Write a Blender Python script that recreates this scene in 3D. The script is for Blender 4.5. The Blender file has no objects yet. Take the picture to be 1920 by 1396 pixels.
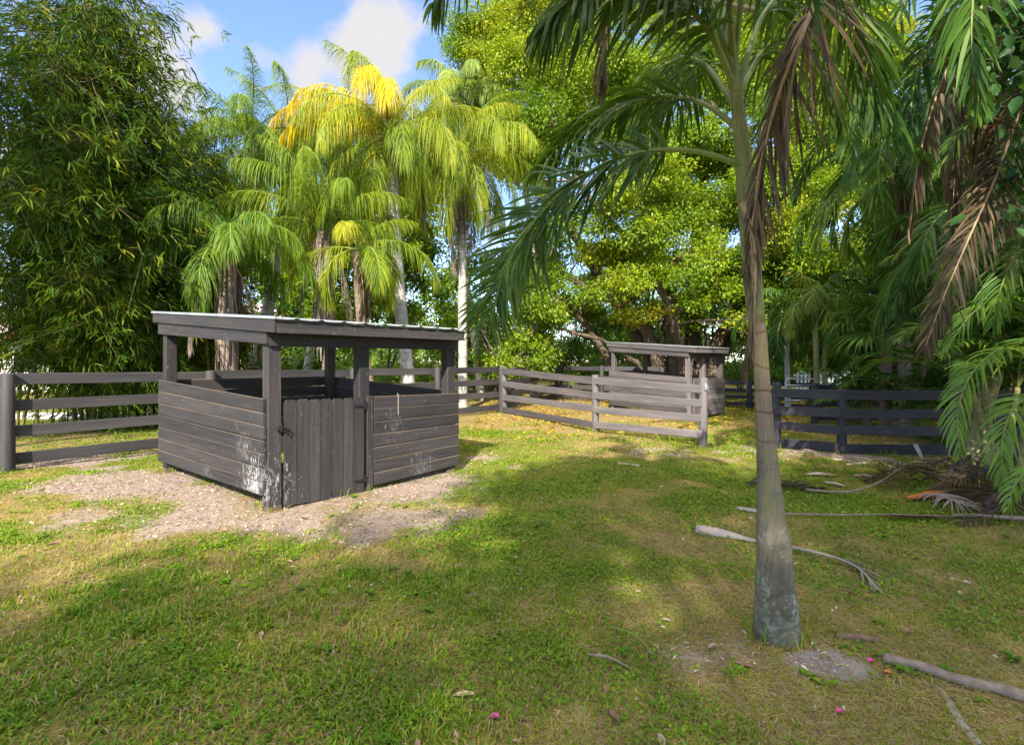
import bpy, math, random, zlib
import numpy as np
from mathutils import Vector
R = math.radians
PI = math.pi
rng = np.random.default_rng(7)
random.seed(7)
scene = bpy.context.scene
COL = scene.collection

# ------------------------------------------------------------------ camera
F, CX, HY, H = 960.0, 960.0, 676.0, 1.55
cam_d = bpy.data.cameras.new('camera')
cam = bpy.data.objects.new('camera', cam_d)
COL.objects.link(cam)
cam.location = (0, 0, H)
cam.rotation_euler = (R(90), 0, 0)
cam_d.sensor_width = 36
cam_d.lens = 18.0
cam_d.shift_y = -(698 - HY) / 1920
cam_d.clip_start = 0.05
cam_d.clip_end = 2000
scene.camera = cam

# ------------------------------------------------------------------ sun + sky
SUN_EL = R(38)
SX, SY = -0.15, -0.985            # horizontal direction towards the sun (behind the camera, a little left)
n_ = math.hypot(SX, SY); SX /= n_; SY /= n_
sun_d = bpy.data.lights.new('sun', 'SUN')
sun_d.energy = 2.9
sun_d.angle = R(0.5)
sun_d.color = (1.0, 0.93, 0.82)
sun = bpy.data.objects.new('sun', sun_d)
COL.objects.link(sun)
sv = Vector((SX * math.cos(SUN_EL), SY * math.cos(SUN_EL), math.sin(SUN_EL)))
sun.rotation_euler = sv.to_track_quat('Z', 'Y').to_euler()
sun.location = (-5, -30, 30)

world = bpy.data.worlds.new('World')
scene.world = world
world.use_nodes = True
wt = world.node_tree
wt.nodes.clear()
wo = wt.nodes.new('ShaderNodeOutputWorld')
bg = wt.nodes.new('ShaderNodeBackground')
bg.inputs['Strength'].default_value = 0.15
sky = wt.nodes.new('ShaderNodeTexSky')
sky.sky_type = 'NISHITA'
sky.sun_disc = False
sky.sun_elevation = SUN_EL
sky.sun_rotation = math.atan2(SX, SY)
sky.air_density = 1.0
sky.dust_density = 0.3
sky.ozone_density = 2.0
tc = wt.nodes.new('ShaderNodeTexCoord')
def wn(kind, **kw):
    n = wt.nodes.new(kind)
    for k, v in kw.items():
        setattr(n, k, v)
    return n
cn = wn('ShaderNodeTexNoise'); cn.inputs['Scale'].default_value = 5.0; cn.inputs['Detail'].default_value = 9; cn.inputs['Roughness'].default_value = 0.58
mp = wn('ShaderNodeMapping'); mp.inputs['Scale'].default_value = (1, 1, 1.6); mp.inputs['Location'].default_value = (3.1, 0.4, 0.2)
wt.links.new(tc.outputs['Generated'], mp.inputs['Vector'])
wt.links.new(mp.outputs['Vector'], cn.inputs['Vector'])
acc = None
def px_dir(px, py):
    return Vector(((px - CX) / F, 1.0, (HY - py) / F)).normalized()
for (px, py, rad, amp) in [(660, 95, 0.12, 0.33), (740, 45, 0.13, 0.28), (565, 125, 0.06, 0.26), (395, 50, 0.055, 0.27), (315, 165, 0.10, 0.23),
                           (310, 50, 0.10, 0.16), (575, 195, 0.05, 0.26), (1100, 540, 0.4, 0.16), (120, 350, 0.35, 0.22), (485, 105, 0.05, 0.26)]:
    dn = wn('ShaderNodeVectorMath', operation='DISTANCE')
    wt.links.new(tc.outputs['Generated'], dn.inputs[0])
    dn.inputs[1].default_value = px_dir(px, py)
    mr = wn('ShaderNodeMapRange', interpolation_type='SMOOTHSTEP')
    mr.inputs['From Min'].default_value = rad
    mr.inputs['From Max'].default_value = 0.0
    mr.inputs['To Min'].default_value = 0.0
    mr.inputs['To Max'].default_value = amp
    wt.links.new(dn.outputs['Value'], mr.inputs['Value'])
    if acc is None:
        acc = mr.outputs['Result']
    else:
        ad = wn('ShaderNodeMath', operation='ADD')
        wt.links.new(acc, ad.inputs[0]); wt.links.new(mr.outputs['Result'], ad.inputs[1])
        acc = ad.outputs[0]
ad = wn('ShaderNodeMath', operation='ADD')
wt.links.new(acc, ad.inputs[0]); wt.links.new(cn.outputs['Fac'], ad.inputs[1])
cr = wn('ShaderNodeMapRange', interpolation_type='SMOOTHSTEP')
cr.inputs['From Min'].default_value = 0.64; cr.inputs['From Max'].default_value = 0.88
wt.links.new(ad.outputs[0], cr.inputs['Value'])
mixc = wn('ShaderNodeMix', data_type='RGBA')
wt.links.new(cr.outputs['Result'], mixc.inputs['Factor'])
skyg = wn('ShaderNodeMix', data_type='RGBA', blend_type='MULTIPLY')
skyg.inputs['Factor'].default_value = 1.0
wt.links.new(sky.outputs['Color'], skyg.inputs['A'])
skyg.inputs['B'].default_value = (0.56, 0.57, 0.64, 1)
wt.links.new(skyg.outputs['Result'], mixc.inputs['A'])
sepw = wn('ShaderNodeSeparateXYZ'); wt.links.new(tc.outputs['Generated'], sepw.inputs[0])
fill_cloud = wn('ShaderNodeMapRange', interpolation_type='SMOOTHSTEP')          # unseen cloud overhead, thickened and brightened as added fill light for the shade
fill_cloud.inputs['From Min'].default_value = 0.60; fill_cloud.inputs['From Max'].default_value = 0.86
wt.links.new(sepw.outputs['Z'], fill_cloud.inputs['Value'])
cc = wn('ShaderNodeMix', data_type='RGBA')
wt.links.new(fill_cloud.outputs['Result'], cc.inputs['Factor'])
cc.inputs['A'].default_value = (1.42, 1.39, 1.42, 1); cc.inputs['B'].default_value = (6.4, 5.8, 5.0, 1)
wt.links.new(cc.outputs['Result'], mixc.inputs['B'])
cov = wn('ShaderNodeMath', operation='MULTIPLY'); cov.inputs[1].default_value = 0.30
wt.links.new(fill_cloud.outputs['Result'], cov.inputs[0])
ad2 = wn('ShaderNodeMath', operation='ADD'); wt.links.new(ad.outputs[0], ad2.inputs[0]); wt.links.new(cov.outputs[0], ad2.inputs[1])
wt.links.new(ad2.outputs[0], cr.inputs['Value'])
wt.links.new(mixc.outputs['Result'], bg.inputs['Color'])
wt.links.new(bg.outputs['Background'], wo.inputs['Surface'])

scene.view_settings.view_transform = 'Standard'
scene.view_settings.look = 'None'
scene.view_settings.exposure = 2.0
scene.view_settings.gamma = 1.0
scene.view_settings.use_curve_mapping = False
scene.cycles.max_bounces = 7
scene.cycles.transparent_max_bounces = 8
scene.cycles.diffuse_bounces = 4
scene.cycles.glossy_bounces = 2
scene.cycles.transmission_bounces = 4
scene.cycles.use_denoising = True

# ------------------------------------------------------------------ helpers
def G(px, py, z=0.0):
    Y = F * (H - z) / (py - HY)
    return np.array(((px - CX) / F * Y, Y, z))
def P(px, py, Y):
    return np.array(((px - CX) / F * Y, Y, H - (py - HY) / F * Y))
Zv = np.array((0.0, 0.0, 1.0))
def unit(v):
    v = np.asarray(v, float)
    return v / (np.linalg.norm(v, axis=-1, keepdims=True) + 1e-9)

WL = {}
def tag(o, label=None, cat=None, group=None, kind=None):
    if label: o['label'] = label
    if cat: o['category'] = cat
    if group: o['group'] = group
    if kind: o['kind'] = kind
    return o
def thing(name, label, cat, loc, group=None):
    global rng                                   # every thing draws from its own stream, so one edit does not reshuffle the rest
    rng = np.random.default_rng(zlib.crc32(label.encode())); random.seed(zlib.crc32(label.encode()))
    o = bpy.data.objects.new(name, None)
    o.empty_display_size = 0.2
    COL.objects.link(o)
    o.location = [float(c) for c in loc]
    WL[o] = np.array(loc, float)
    return tag(o, label, cat, group)

class MB:
    """collects vertices and faces, built as one mesh object"""
    def __init__(s):
        s.v = []; s.f = []; s.n = 0; s.t = []; s.g = []
    def add(s, v, faces, mat=0, tint=0.5, gc=None):
        v = np.asarray(v, float).reshape(-1, 3)
        faces = np.asarray(faces, int)
        s.f.append((faces + s.n, mat))
        s.v.append(v)
        s.t.append(np.broadcast_to(np.asarray(tint, float), (len(v),)))
        s.g.append(np.zeros((len(v), 3)) if gc is None else np.asarray(gc, float).reshape(-1, 3))
        s.n += len(v)
        return s
    def build(s, name, mats, parent=None, smooth=False, loc=None):
        if not isinstance(mats, (list, tuple)): mats = [mats]
        me = bpy.data.meshes.new(name)
        V = np.concatenate(s.v)
        off = np.zeros(3)
        if parent is not None: off = WL[parent]
        elif loc is not None: off = np.asarray(loc, float)
        V = V - off
        loops = np.concatenate([f.ravel() for f, m in s.f])
        cnt = np.concatenate([np.full(len(f), f.shape[1]) for f, m in s.f])
        mi = np.concatenate([np.full(len(f), m) for f, m in s.f])
        start = np.concatenate([[0], np.cumsum(cnt)[:-1]])
        me.vertices.add(len(V)); me.vertices.foreach_set('co', V.astype(np.float32).ravel())
        me.loops.add(len(loops)); me.loops.foreach_set('vertex_index', loops.astype(np.int32))
        me.polygons.add(len(cnt))
        me.polygons.foreach_set('loop_start', start.astype(np.int32))
        me.polygons.foreach_set('loop_total', cnt.astype(np.int32))
        me.polygons.foreach_set('material_index', mi.astype(np.int32))
        me.polygons.foreach_set('use_smooth', np.full(len(cnt), bool(smooth)))
        for m in mats: me.materials.append(m)
        a = me.attributes.new('tint', 'FLOAT', 'POINT'); a.data.foreach_set('value', np.concatenate(s.t).astype(np.float32))
        a = me.attributes.new('gc', 'FLOAT_VECTOR', 'POINT'); a.data.foreach_set('vector', np.concatenate(s.g).astype(np.float32).ravel())
        me.update(calc_edges=True)
        me.validate()
        o = bpy.data.objects.new(name, me)
        COL.objects.link(o)
        if parent is not None:
            o.parent = parent; WL[o] = WL[parent]
        else:
            o.location = [float(c) for c in off]; WL[o] = off
        return o

def beam(mb, p0, p1, w, h, up=(0, 0, 1), ch=0.006, h1=None, up1=None, mat=0, edge=None, rnd=None):
    """chamfered board from p0 to p1: w = thickness across, h = height along up"""
    p0 = np.asarray(p0, float); p1 = np.asarray(p1, float)
    T = unit(p1 - p0); up = np.asarray(up, float)
    S = unit(np.cross(T, up)); U = unit(np.cross(S, T))
    h1 = h if h1 is None else h1
    rnd = random.random() * 50 if rnd is None else rnd
    L = np.linalg.norm(p1 - p0)
    V = []; gc = []
    for p, hh, al, c in ((p0, h, 0.0, 0.6), (p0, h, ch, 0), (p1, h1, L - ch, 0), (p1, h1, L, 0.6)):
        a = w / 2 - ch * c; b = hh / 2 - ch * c; k = ch * (1 if c == 0 else 0.7)
        q = [(-a + k, b), (a - k, b), (a, b - k), (a, -b + k), (a - k, -b), (-a + k, -b), (-a, -b + k), (-a, b - k)]
        base = p0 + T * al
        for (x, y) in q:
            V.append(base + S * x + U * y); gc.append((al, x + y, rnd))
    fq = []; fe = []
    for r in range(3):
        for i in range(8):
            j = (i + 1) % 8
            quad = (r * 8 + i, r * 8 + j, (r + 1) * 8 + j, (r + 1) * 8 + i)
            (fe if (i in (1, 7)) else fq).append(quad)
    mb.add(V, fq, mat, rnd / 50, gc)
    n0 = mb.n - len(V)
    mb.f.append((np.array(fe) + n0, mat if edge is None else edge))
    mb.f.append((np.array([[7, 6, 5, 4, 3, 2, 1, 0], [24, 25, 26, 27, 28, 29, 30, 31]]) + n0, mat))

def spline(pts, n):
    """Catmull-Rom resample to n points, even in arc length"""
    p = np.asarray(pts, float)
    if len(p) == 2:
        t = np.linspace(0, 1, n)[:, None]
        return p[0] * (1 - t) + p[1] * t
    p = np.vstack([2 * p[0] - p[1], p, 2 * p[-1] - p[-2]])
    out = []
    for i in range(1, len(p) - 2):
        t = np.linspace(0, 1, 12, endpoint=False)[:, None]
        a, b, c, d = p[i - 1], p[i], p[i + 1], p[i + 2]
        out.append(0.5 * (2 * b + (c - a) * t + (2 * a - 5 * b + 4 * c - d) * t ** 2 + (-a + 3 * b - 3 * c + d) * t ** 3))
    out.append(p[-2][None])
    q = np.vstack(out)
    s = np.concatenate([[0], np.cumsum(np.linalg.norm(np.diff(q, axis=0), axis=1))])
    tt = np.linspace(0, s[-1], n)
    return np.stack([np.interp(tt, s, q[:, k]) for k in range(3)], 1)

def tube(mb, pts, rad, n=8, mat=0, tint=0.5, flat=1.0, cap=True, lump=0.0):
    pts = np.asarray(pts, float); M = len(pts)
    rad = np.broadcast_to(np.asarray(rad, float), (M,))
    T = unit(np.gradient(pts, axis=0))
    ref = np.array((1.0, 0, 0)) if abs(T[0][0]) < 0.8 else np.array((0, 1.0, 0))
    ring = []; gc = []
    a = np.linspace(0, 2 * PI, n, endpoint=False)
    A = unit(np.cross(T[0], ref))
    L = np.concatenate([[0], np.cumsum(np.linalg.norm(np.diff(pts, axis=0), axis=1))])
    rs = random.random() * 50
    ph = random.random() * 6
    for i in range(M):
        A = unit(A - T[i] * np.dot(A, T[i])); B = np.cross(T[i], A)
        rr = rad[i] * (1 + lump * np.sin(3 * a + ph + L[i] * 2.1) * 0.6 + lump * np.sin(2 * a + ph * 2 - L[i] * 1.3) * 0.5)
        ring.append(pts[i] + (np.cos(a) * rr)[:, None] * A + (np.sin(a) * rr * flat)[:, None] * B)
        gc += [(L[i], aa * rad[i], rs) for aa in a]
    V = np.vstack(ring)
    i, j = np.meshgrid(np.arange(M - 1), np.arange(n), indexing='ij')
    i = i.ravel(); j = j.ravel(); k = (j + 1) % n
    mb.add(V, np.stack([i * n + j, i * n + k, (i + 1) * n + k, (i + 1) * n + j], 1), mat, tint, gc)
    if cap:
        n0 = mb.n - len(V)
        mb.f.append((np.array([[n0 + q for q in range(n)][::-1]]), mat))
        mb.f.append((np.array([[n0 + (M - 1) * n + q for q in range(n)]]), mat))

# ---- value noise shared by the ground, the grass and the foliage
_tab = np.random.default_rng(3).random((256, 256))
def vnoise(x, y):
    xi = np.floor(x).astype(int); yi = np.floor(y).astype(int)
    fx = x - xi; fy = y - yi
    fx = fx * fx * (3 - 2 * fx); fy = fy * fy * (3 - 2 * fy)
    a = _tab[xi % 256, yi % 256]; b = _tab[(xi + 1) % 256, yi % 256]
    c = _tab[xi % 256, (yi + 1) % 256]; d = _tab[(xi + 1) % 256, (yi + 1) % 256]
    return (a * (1 - fx) + b * fx) * (1 - fy) + (c * (1 - fx) + d * fx) * fy
def fbm(x, y, o=4):
    s = 0; a = 0.5; t = 0
    for k in range(o):
        s = s + a * vnoise(x * 2 ** k + 17 * k, y * 2 ** k + 31 * k); t += a; a *= 0.5
    return s / t

# ------------------------------------------------------------------ materials
def mat(name):
    m = bpy.data.materials.new(name); m.use_nodes = True
    nt = m.node_tree; nt.nodes.clear()
    o = nt.nodes.new('ShaderNodeOutputMaterial')
    return m, nt, o
def nd(nt, kind, **kw):
    n = nt.nodes.new(kind)
    for k, v in kw.items(): setattr(n, k, v)
    return n
def ramp(nt, fac, stops):
    r = nd(nt, 'ShaderNodeValToRGB')
    el = r.color_ramp.elements
    while len(el) < len(stops): el.new(0.5)
    for e, (p, c) in zip(el, stops):
        e.position = p; e.color = (*c, 1)
    nt.links.new(fac, r.inputs['Fac'])
    return r.outputs['Color']
def mix(nt, fac, a, b, blend='MIX'):
    m = nd(nt, 'ShaderNodeMix', data_type='RGBA', blend_type=blend)
    for key, v in (('Factor', fac), ('A', a), ('B', b)):
        if hasattr(v, 'is_linked'): nt.links.new(v, m.inputs[key])
        elif key == 'Factor': m.inputs[key].default_value = v
        else: m.inputs[key].default_value = (*v, 1)
    return m.outputs['Result']
def math_(nt, op, a, b=None):
    m = nd(nt, 'ShaderNodeMath', operation=op)
    for i, v in enumerate((a, b)):
        if v is None: continue
        if hasattr(v, 'is_linked'): nt.links.new(v, m.inputs[i])
        else: m.inputs[i].default_value = v
    return m.outputs[0]
def noise(nt, vec, scale, detail=4, rough=0.55, sc=(1, 1, 1)):
    if sc != (1, 1, 1):
        mp = nd(nt, 'ShaderNodeMapping'); mp.inputs['Scale'].default_value = sc
        nt.links.new(vec, mp.inputs['Vector']); vec = mp.outputs['Vector']
    n = nd(nt, 'ShaderNodeTexNoise'); n.inputs['Scale'].default_value = scale; n.inputs['Detail'].default_value = detail; n.inputs['Roughness'].default_value = rough
    nt.links.new(vec, n.inputs['Vector'])
    return n.outputs['Fac']
def mrange(nt, v, a, b, c=0.0, d=1.0):
    m = nd(nt, 'ShaderNodeMapRange'); m.inputs['From Min'].default_value = a; m.inputs['From Max'].default_value = b
    m.inputs['To Min'].default_value = c; m.inputs['To Max'].default_value = d
    nt.links.new(v, m.inputs['Value']); return m.outputs['Result']
def attr(nt, name, out='Fac'):
    a = nd(nt, 'ShaderNodeAttribute'); a.attribute_name = name
    return a.outputs[out]
def pos(nt):
    return nd(nt, 'ShaderNodeNewGeometry').outputs['Position']
def princ(nt, o, color, rough=0.7, spec=0.3, metal=0.0, bump=None, bstr=0.3, bdist=0.01):
    p = nd(nt, 'ShaderNodeBsdfPrincipled')
    if hasattr(color, 'is_linked'): nt.links.new(color, p.inputs['Base Color'])
    else: p.inputs['Base Color'].default_value = (*color, 1)
    if hasattr(rough, 'is_linked'): nt.links.new(rough, p.inputs['Roughness'])
    else: p.inputs['Roughness'].default_value = rough
    p.inputs['Specular IOR Level'].default_value = spec
    p.inputs['Metallic'].default_value = metal
    if bump is not None:
        b = nd(nt, 'ShaderNodeBump'); b.inputs['Strength'].default_value = bstr; b.inputs['Distance'].default_value = bdist
        nt.links.new(bump, b.inputs['Height']); nt.links.new(b.outputs['Normal'], p.inputs['Normal'])
    if o is not None: nt.links.new(p.outputs['BSDF'], o.inputs['Surface'])
    return p
def leaf_mat(name, stops, trans=0.4, rough=0.45, spec=0.2, tcol=(1.25, 1.2, 0.5)):
    m, nt, o = mat(name)
    col = ramp(nt, attr(nt, 'tint'), stops)
    nz = noise(nt, pos(nt), 0.9, 2)
    col = mix(nt, 1.0, col, ramp(nt, nz, [(0.3, (0.72, 0.8, 0.8)), (0.7, (1.2, 1.12, 1.0))]), 'MULTIPLY')
    p = princ(nt, None, col, rough, spec)
    t = nd(nt, 'ShaderNodeBsdfTranslucent')
    nt.links.new(mix(nt, 1.0, col, tcol, 'MULTIPLY'), t.inputs['Color'])
    x = nd(nt, 'ShaderNodeMixShader'); x.inputs['Fac'].default_value = trans
    nt.links.new(p.outputs['BSDF'], x.inputs[1]); nt.links.new(t.outputs['BSDF'], x.inputs[2])
    nt.links.new(x.outputs['Shader'], o.inputs['Surface'])
    return m
def wood_mat(name, dark, light, scuff=0.12, splash=(), edgecol=None):
    m, nt, o = mat(name)
    g = attr(nt, 'gc', 'Vector')
    n1 = noise(nt, g, 1.0, 5, 0.6, (1.6, 45, 1))
    n2 = noise(nt, g, 1.0, 3, 0.5, (0.7, 5, 1))
    col = mix(nt, mrange(nt, n1, 0.3, 0.7), dark, light)
    col = mix(nt, 1.0, col, ramp(nt, n2, [(0.3, (0.75, 0.75, 0.76)), (0.7, (1.25, 1.22, 1.2))]), 'MULTIPLY')
    col = mix(nt, 1.0, col, ramp(nt, attr(nt, 'tint'), [(0, (0.70, 0.70, 0.72)), (1, (1.30, 1.27, 1.24))]), 'MULTIPLY')
    # pale scuffs, dust and scratches
    p_ = pos(nt)
    s1 = noise(nt, g, 1.0, 7, 0.8, (7, 90, 1))
    s2 = noise(nt, p_, 2.2, 2)
    sm = math_(nt, 'MULTIPLY', mrange(nt, s1, 0.60, 0.70), mrange(nt, s2, 0.40, 0.62))
    sm = math_(nt, 'MULTIPLY', sm, scuff * 0.8)
    col = mix(nt, sm, col, (0.32, 0.30, 0.29))
    for (c, rad, amt) in splash:
        d = nd(nt, 'ShaderNodeVectorMath', operation='DISTANCE'); nt.links.new(p_, d.inputs[0]); d.inputs[1].default_value = c
        near = mrange(nt, d.outputs['Value'], rad, rad * 0.1)
        s3 = noise(nt, p_, 1.0, 8, 0.75, (34, 34, 16))
        k = math_(nt, 'ADD', math_(nt, 'MULTIPLY', near, 0.22), s3)
        col = mix(nt, math_(nt, 'MULTIPLY', mrange(nt, k, 0.63, 0.76), amt), col, (0.50, 0.49, 0.48))
    princ(nt, o, col, mrange(nt, n2, 0.2, 0.8, 0.55, 0.8), 0.35, bump=n1, bstr=0.35, bdist=0.004)
    return m

C1 = G(510, 957); L1 = G(319, 883); R1 = G(840, 885)
M = {}
M['black_wood'] = wood_mat('black_wood', (0.025, 0.0225, 0.022), (0.052, 0.047, 0.0455), 0.3,
                           [((-2.62, 5.36, 0.26), 0.50, 0.8), ((-2.85, 5.52, 0.62), 0.36, 0.2), ((-1.2, 6.7, 0.16), 0.40, 0.18), ((-3.6, 6.2, 0.2), 0.3, 0.25), ((-1.5, 6.35, 0.75), 0.30, 0.12)])
M['raw_wood'] = wood_mat('raw_wood', (0.10, 0.07, 0.045), (0.18, 0.13, 0.08), 0.05)
M['fence_wood'] = wood_mat('fence_wood', (0.034, 0.032, 0.032), (0.062, 0.058, 0.057), 0.35)
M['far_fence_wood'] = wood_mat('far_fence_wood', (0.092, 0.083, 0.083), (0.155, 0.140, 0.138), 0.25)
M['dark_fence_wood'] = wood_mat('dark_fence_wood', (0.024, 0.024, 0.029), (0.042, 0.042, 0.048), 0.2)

def simple(name, c0, c1, scale=8, rough=0.7, spec=0.3, metal=0, bstr=0.3, sc=(1, 1, 1), bdist=0.01):
    m, nt, o = mat(name)
    n1 = noise(nt, pos(nt), scale, 6, 0.6, sc)
    princ(nt, o, mix(nt, mrange(nt, n1, 0.3, 0.7), c0, c1), rough, spec, metal, n1, bstr, bdist)
    return m
M['tin'] = simple('tin', (0.42, 0.43, 0.44), (0.62, 0.63, 0.64), 3, 0.4, 0.5, 0.7, 0.05)
M['iron'] = simple('iron', (0.02, 0.02, 0.022), (0.05, 0.047, 0.045), 40, 0.5, 0.5, 0.6)
M['steel'] = simple('steel', (0.45, 0.44, 0.44), (0.65, 0.63, 0.62), 30, 0.35, 0.5, 0.8)
M['white_paint'] = simple('white_paint', (0.68, 0.68, 0.70), (0.80, 0.80, 0.80), 4, 0.5)
M['stucco'] = simple('stucco', (0.62, 0.56, 0.44), (0.72, 0.66, 0.54), 14, 0.85, 0.2)
M['roof_tile'] = simple('roof_tile', (0.50, 0.36, 0.33), (0.68, 0.54, 0.50), 6, 0.8)
M['red_trim'] = simple('red_trim', (0.30, 0.07, 0.06), (0.40, 0.10, 0.08), 6, 0.6)
M['dark_glass'] = simple('dark_glass', (0.02, 0.025, 0.03), (0.03, 0.035, 0.04), 2, 0.08, 0.6)
M['concrete'] = simple('concrete', (0.55, 0.54, 0.52), (0.70, 0.68, 0.66), 5, 0.85)
M['petal'] = simple('petal', (0.60, 0.02, 0.22), (0.75, 0.08, 0.36), 60, 0.5)
M['dead_leaf'] = simple('dead_leaf', (0.14, 0.075, 0.045), (0.26, 0.15, 0.09), 30, 0.7)
M['orange_sheath'] = simple('orange_sheath', (0.42, 0.10, 0.02), (0.62, 0.20, 0.04), 20, 0.6)
M['grey_sheath'] = simple('grey_sheath', (0.26, 0.205, 0.165), (0.42, 0.345, 0.285), 16, 0.7, sc=(3, 3, 30))
M['tan_sheath'] = simple('tan_sheath', (0.30, 0.21, 0.13), (0.50, 0.38, 0.26), 16, 0.7)
M['dark_bark'] = simple('dark_bark', (0.035, 0.025, 0.022), (0.09, 0.065, 0.055), 18, 0.85, bstr=0.6)
M['log_bark'] = simple('log_bark', (0.15, 0.11, 0.075), (0.31, 0.235, 0.165), 22, 0.8, bstr=0.5)
M['bark'] = simple('bark', (0.07, 0.052, 0.036), (0.19, 0.145, 0.10), 7, 0.9, bstr=0.7, bdist=0.03)
M['thatch'] = simple('thatch', (0.13, 0.085, 0.06), (0.30, 0.22, 0.17), 14, 0.9, sc=(6, 6, 0.6))
M['culm'] = simple('culm', (0.10, 0.085, 0.03), (0.22, 0.17, 0.06), 5, 0.5)
M['rachis_green'] = simple('rachis_green', (0.12, 0.16, 0.03), (0.22, 0.25, 0.06), 9, 0.5)
M['rachis_brown'] = simple('rachis_brown', (0.24, 0.16, 0.08), (0.40, 0.28, 0.15), 12, 0.7)

def trunk_mat(name, c0, c1, ring, ringcol, lichen=0.0, mossy=False):
    m, nt, o = mat(name)
    p_ = pos(nt); g = attr(nt, 'gc', 'Vector')
    n1 = noise(nt, p_, 5, 5, 0.6)
    n2 = noise(nt, g, 1.0, 5, 0.7, (5, 75, 1))
    col = mix(nt, mrange(nt, n1, 0.3, 0.7), c0, c1)
    col = mix(nt, 1.0, col, ramp(nt, n2, [(0.3, (0.55, 0.55, 0.55)), (0.7, (1.3, 1.3, 1.3))]), 'MULTIPLY')
    sep = nd(nt, 'ShaderNodeSeparateXYZ'); nt.links.new(g, sep.inputs[0])
    warp = math_(nt, 'MULTIPLY', noise(nt, p_, 2.5, 3), ring * 1.6)
    u = math_(nt, 'ADD', sep.outputs['X'], warp)
    fr = math_(nt, 'FRACT', math_(nt, 'DIVIDE', u, ring))
    rm = mrange(nt, fr, 0.86, 0.93)
    if lichen: rm = math_(nt, 'MULTIPLY', rm, mrange(nt, sep.outputs['X'], 0.8, 1.2))
    n5 = noise(nt, p_, 9, 2)
    col = mix(nt, math_(nt, 'MULTIPLY', rm, mrange(nt, n5, 0.35, 0.6)), col, ringcol)
    if lichen:
        l1 = noise(nt, p_, 30, 7, 0.75); l2 = noise(nt, p_, 4.0, 3)
        z = nd(nt, 'ShaderNodeSeparateXYZ'); nt.links.new(p_, z.inputs[0])
        low = mrange(nt, z.outputs['Z'], 0.75, 0.35)
        k = math_(nt, 'MULTIPLY', mrange(nt, math_(nt, 'ADD', l1, math_(nt, 'MULTIPLY', l2, 0.5)), 0.785, 0.835), low)
        l3 = noise(nt, p_, 10, 2)
        col = mix(nt, math_(nt, 'MULTIPLY', k, lichen), col, mix(nt, mrange(nt, l3, 0.45, 0.55), (0.23, 0.29, 0.18), (0.38, 0.37, 0.31)))
        d1 = noise(nt, p_, 7, 4)
        col = mix(nt, math_(nt, 'MULTIPLY', mrange(nt, d1, 0.45, 0.62), math_(nt, 'MULTIPLY', low, 0.6)), col, (0.060, 0.049, 0.032))
    if mossy:
        zz_ = nd(nt, 'ShaderNodeSeparateXYZ'); nt.links.new(p_, zz_.inputs[0])
        col = mix(nt, math_(nt, 'MULTIPLY', mrange(nt, zz_.outputs['Z'], 0.85, 1.35), 0.75), col, mix(nt, mrange(nt, n2, 0.3, 0.7), (0.17, 0.115, 0.07), (0.30, 0.215, 0.135)))
        col = mix(nt, math_(nt, 'MULTIPLY', math_(nt, 'MULTIPLY', rm, mrange(nt, zz_.outputs['Z'], 0.9, 1.3)), 0.8), col, (0.13, 0.055, 0.03))
        z2 = nd(nt, 'ShaderNodeSeparateXYZ'); nt.links.new(p_, z2.inputs[0])
        mid = mrange(nt, z2.outputs['Z'], 0.6, 1.0)
        mm = noise(nt, p_, 3.5, 4)
        col = mix(nt, math_(nt, 'MULTIPLY', mrange(nt, mm, 0.5, 0.68), math_(nt, 'MULTIPLY', mid, 0.75)), col, (0.21, 0.20, 0.045))
    princ(nt, o, col, 0.8, 0.25, bump=math_(nt, 'SUBTRACT', n2, rm), bstr=0.8, bdist=0.008)
    return m
M['near_trunk'] = trunk_mat('near_trunk', (0.125, 0.105, 0.070), (0.225, 0.19, 0.125), 0.145, (0.10, 0.062, 0.042), 0.9, True)
M['crownshaft'] = trunk_mat('crownshaft', (0.16, 0.17, 0.05), (0.26, 0.25, 0.09), 0.6, (0.20, 0.14, 0.07))
M['pale_trunk'] = trunk_mat('pale_trunk', (0.34, 0.31, 0.26), (0.58, 0.55, 0.48), 0.22, (0.22, 0.18, 0.14))
M['brown_trunk'] = trunk_mat('brown_trunk', (0.17, 0.12, 0.08), (0.34, 0.26, 0.19), 0.12, (0.08, 0.055, 0.04))
M['young_trunk'] = trunk_mat('young_trunk', (0.20, 0.18, 0.07), (0.34, 0.31, 0.13), 0.16, (0.12, 0.09, 0.05))

M['queen_leaf'] = leaf_mat('queen_leaf', [(0, (0.07, 0.16, 0.025)), (0.45, (0.17, 0.27, 0.022)), (0.8, (0.30, 0.36, 0.02)), (1, (0.46, 0.42, 0.03))], 0.45)
M['queen_leaf_pale'] = leaf_mat('queen_leaf_pale', [(0, (0.16, 0.25, 0.05)), (0.5, (0.28, 0.36, 0.07)), (1, (0.38, 0.42, 0.10))], 0.42)
M['yellow_leaf'] = leaf_mat('yellow_leaf', [(0, (0.54, 0.40, 0.010)), (0.6, (0.66, 0.52, 0.010)), (1, (0.56, 0.58, 0.02))], 0.4, tcol=(1.1, 1.0, 0.4))
M['brown_leaf'] = leaf_mat('brown_leaf', [(0, (0.045, 0.031, 0.018)), (0.5, (0.12, 0.083, 0.046)), (1, (0.28, 0.20, 0.115))], 0.3, 0.6, 0.2, tcol=(1.2, 1.0, 0.7))
M['grey_leaf'] = leaf_mat('grey_leaf', [(0, (0.20, 0.16, 0.13)), (1, (0.42, 0.34, 0.29))], 0.3, 0.7, 0.15, tcol=(1, 1, 1))
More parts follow.
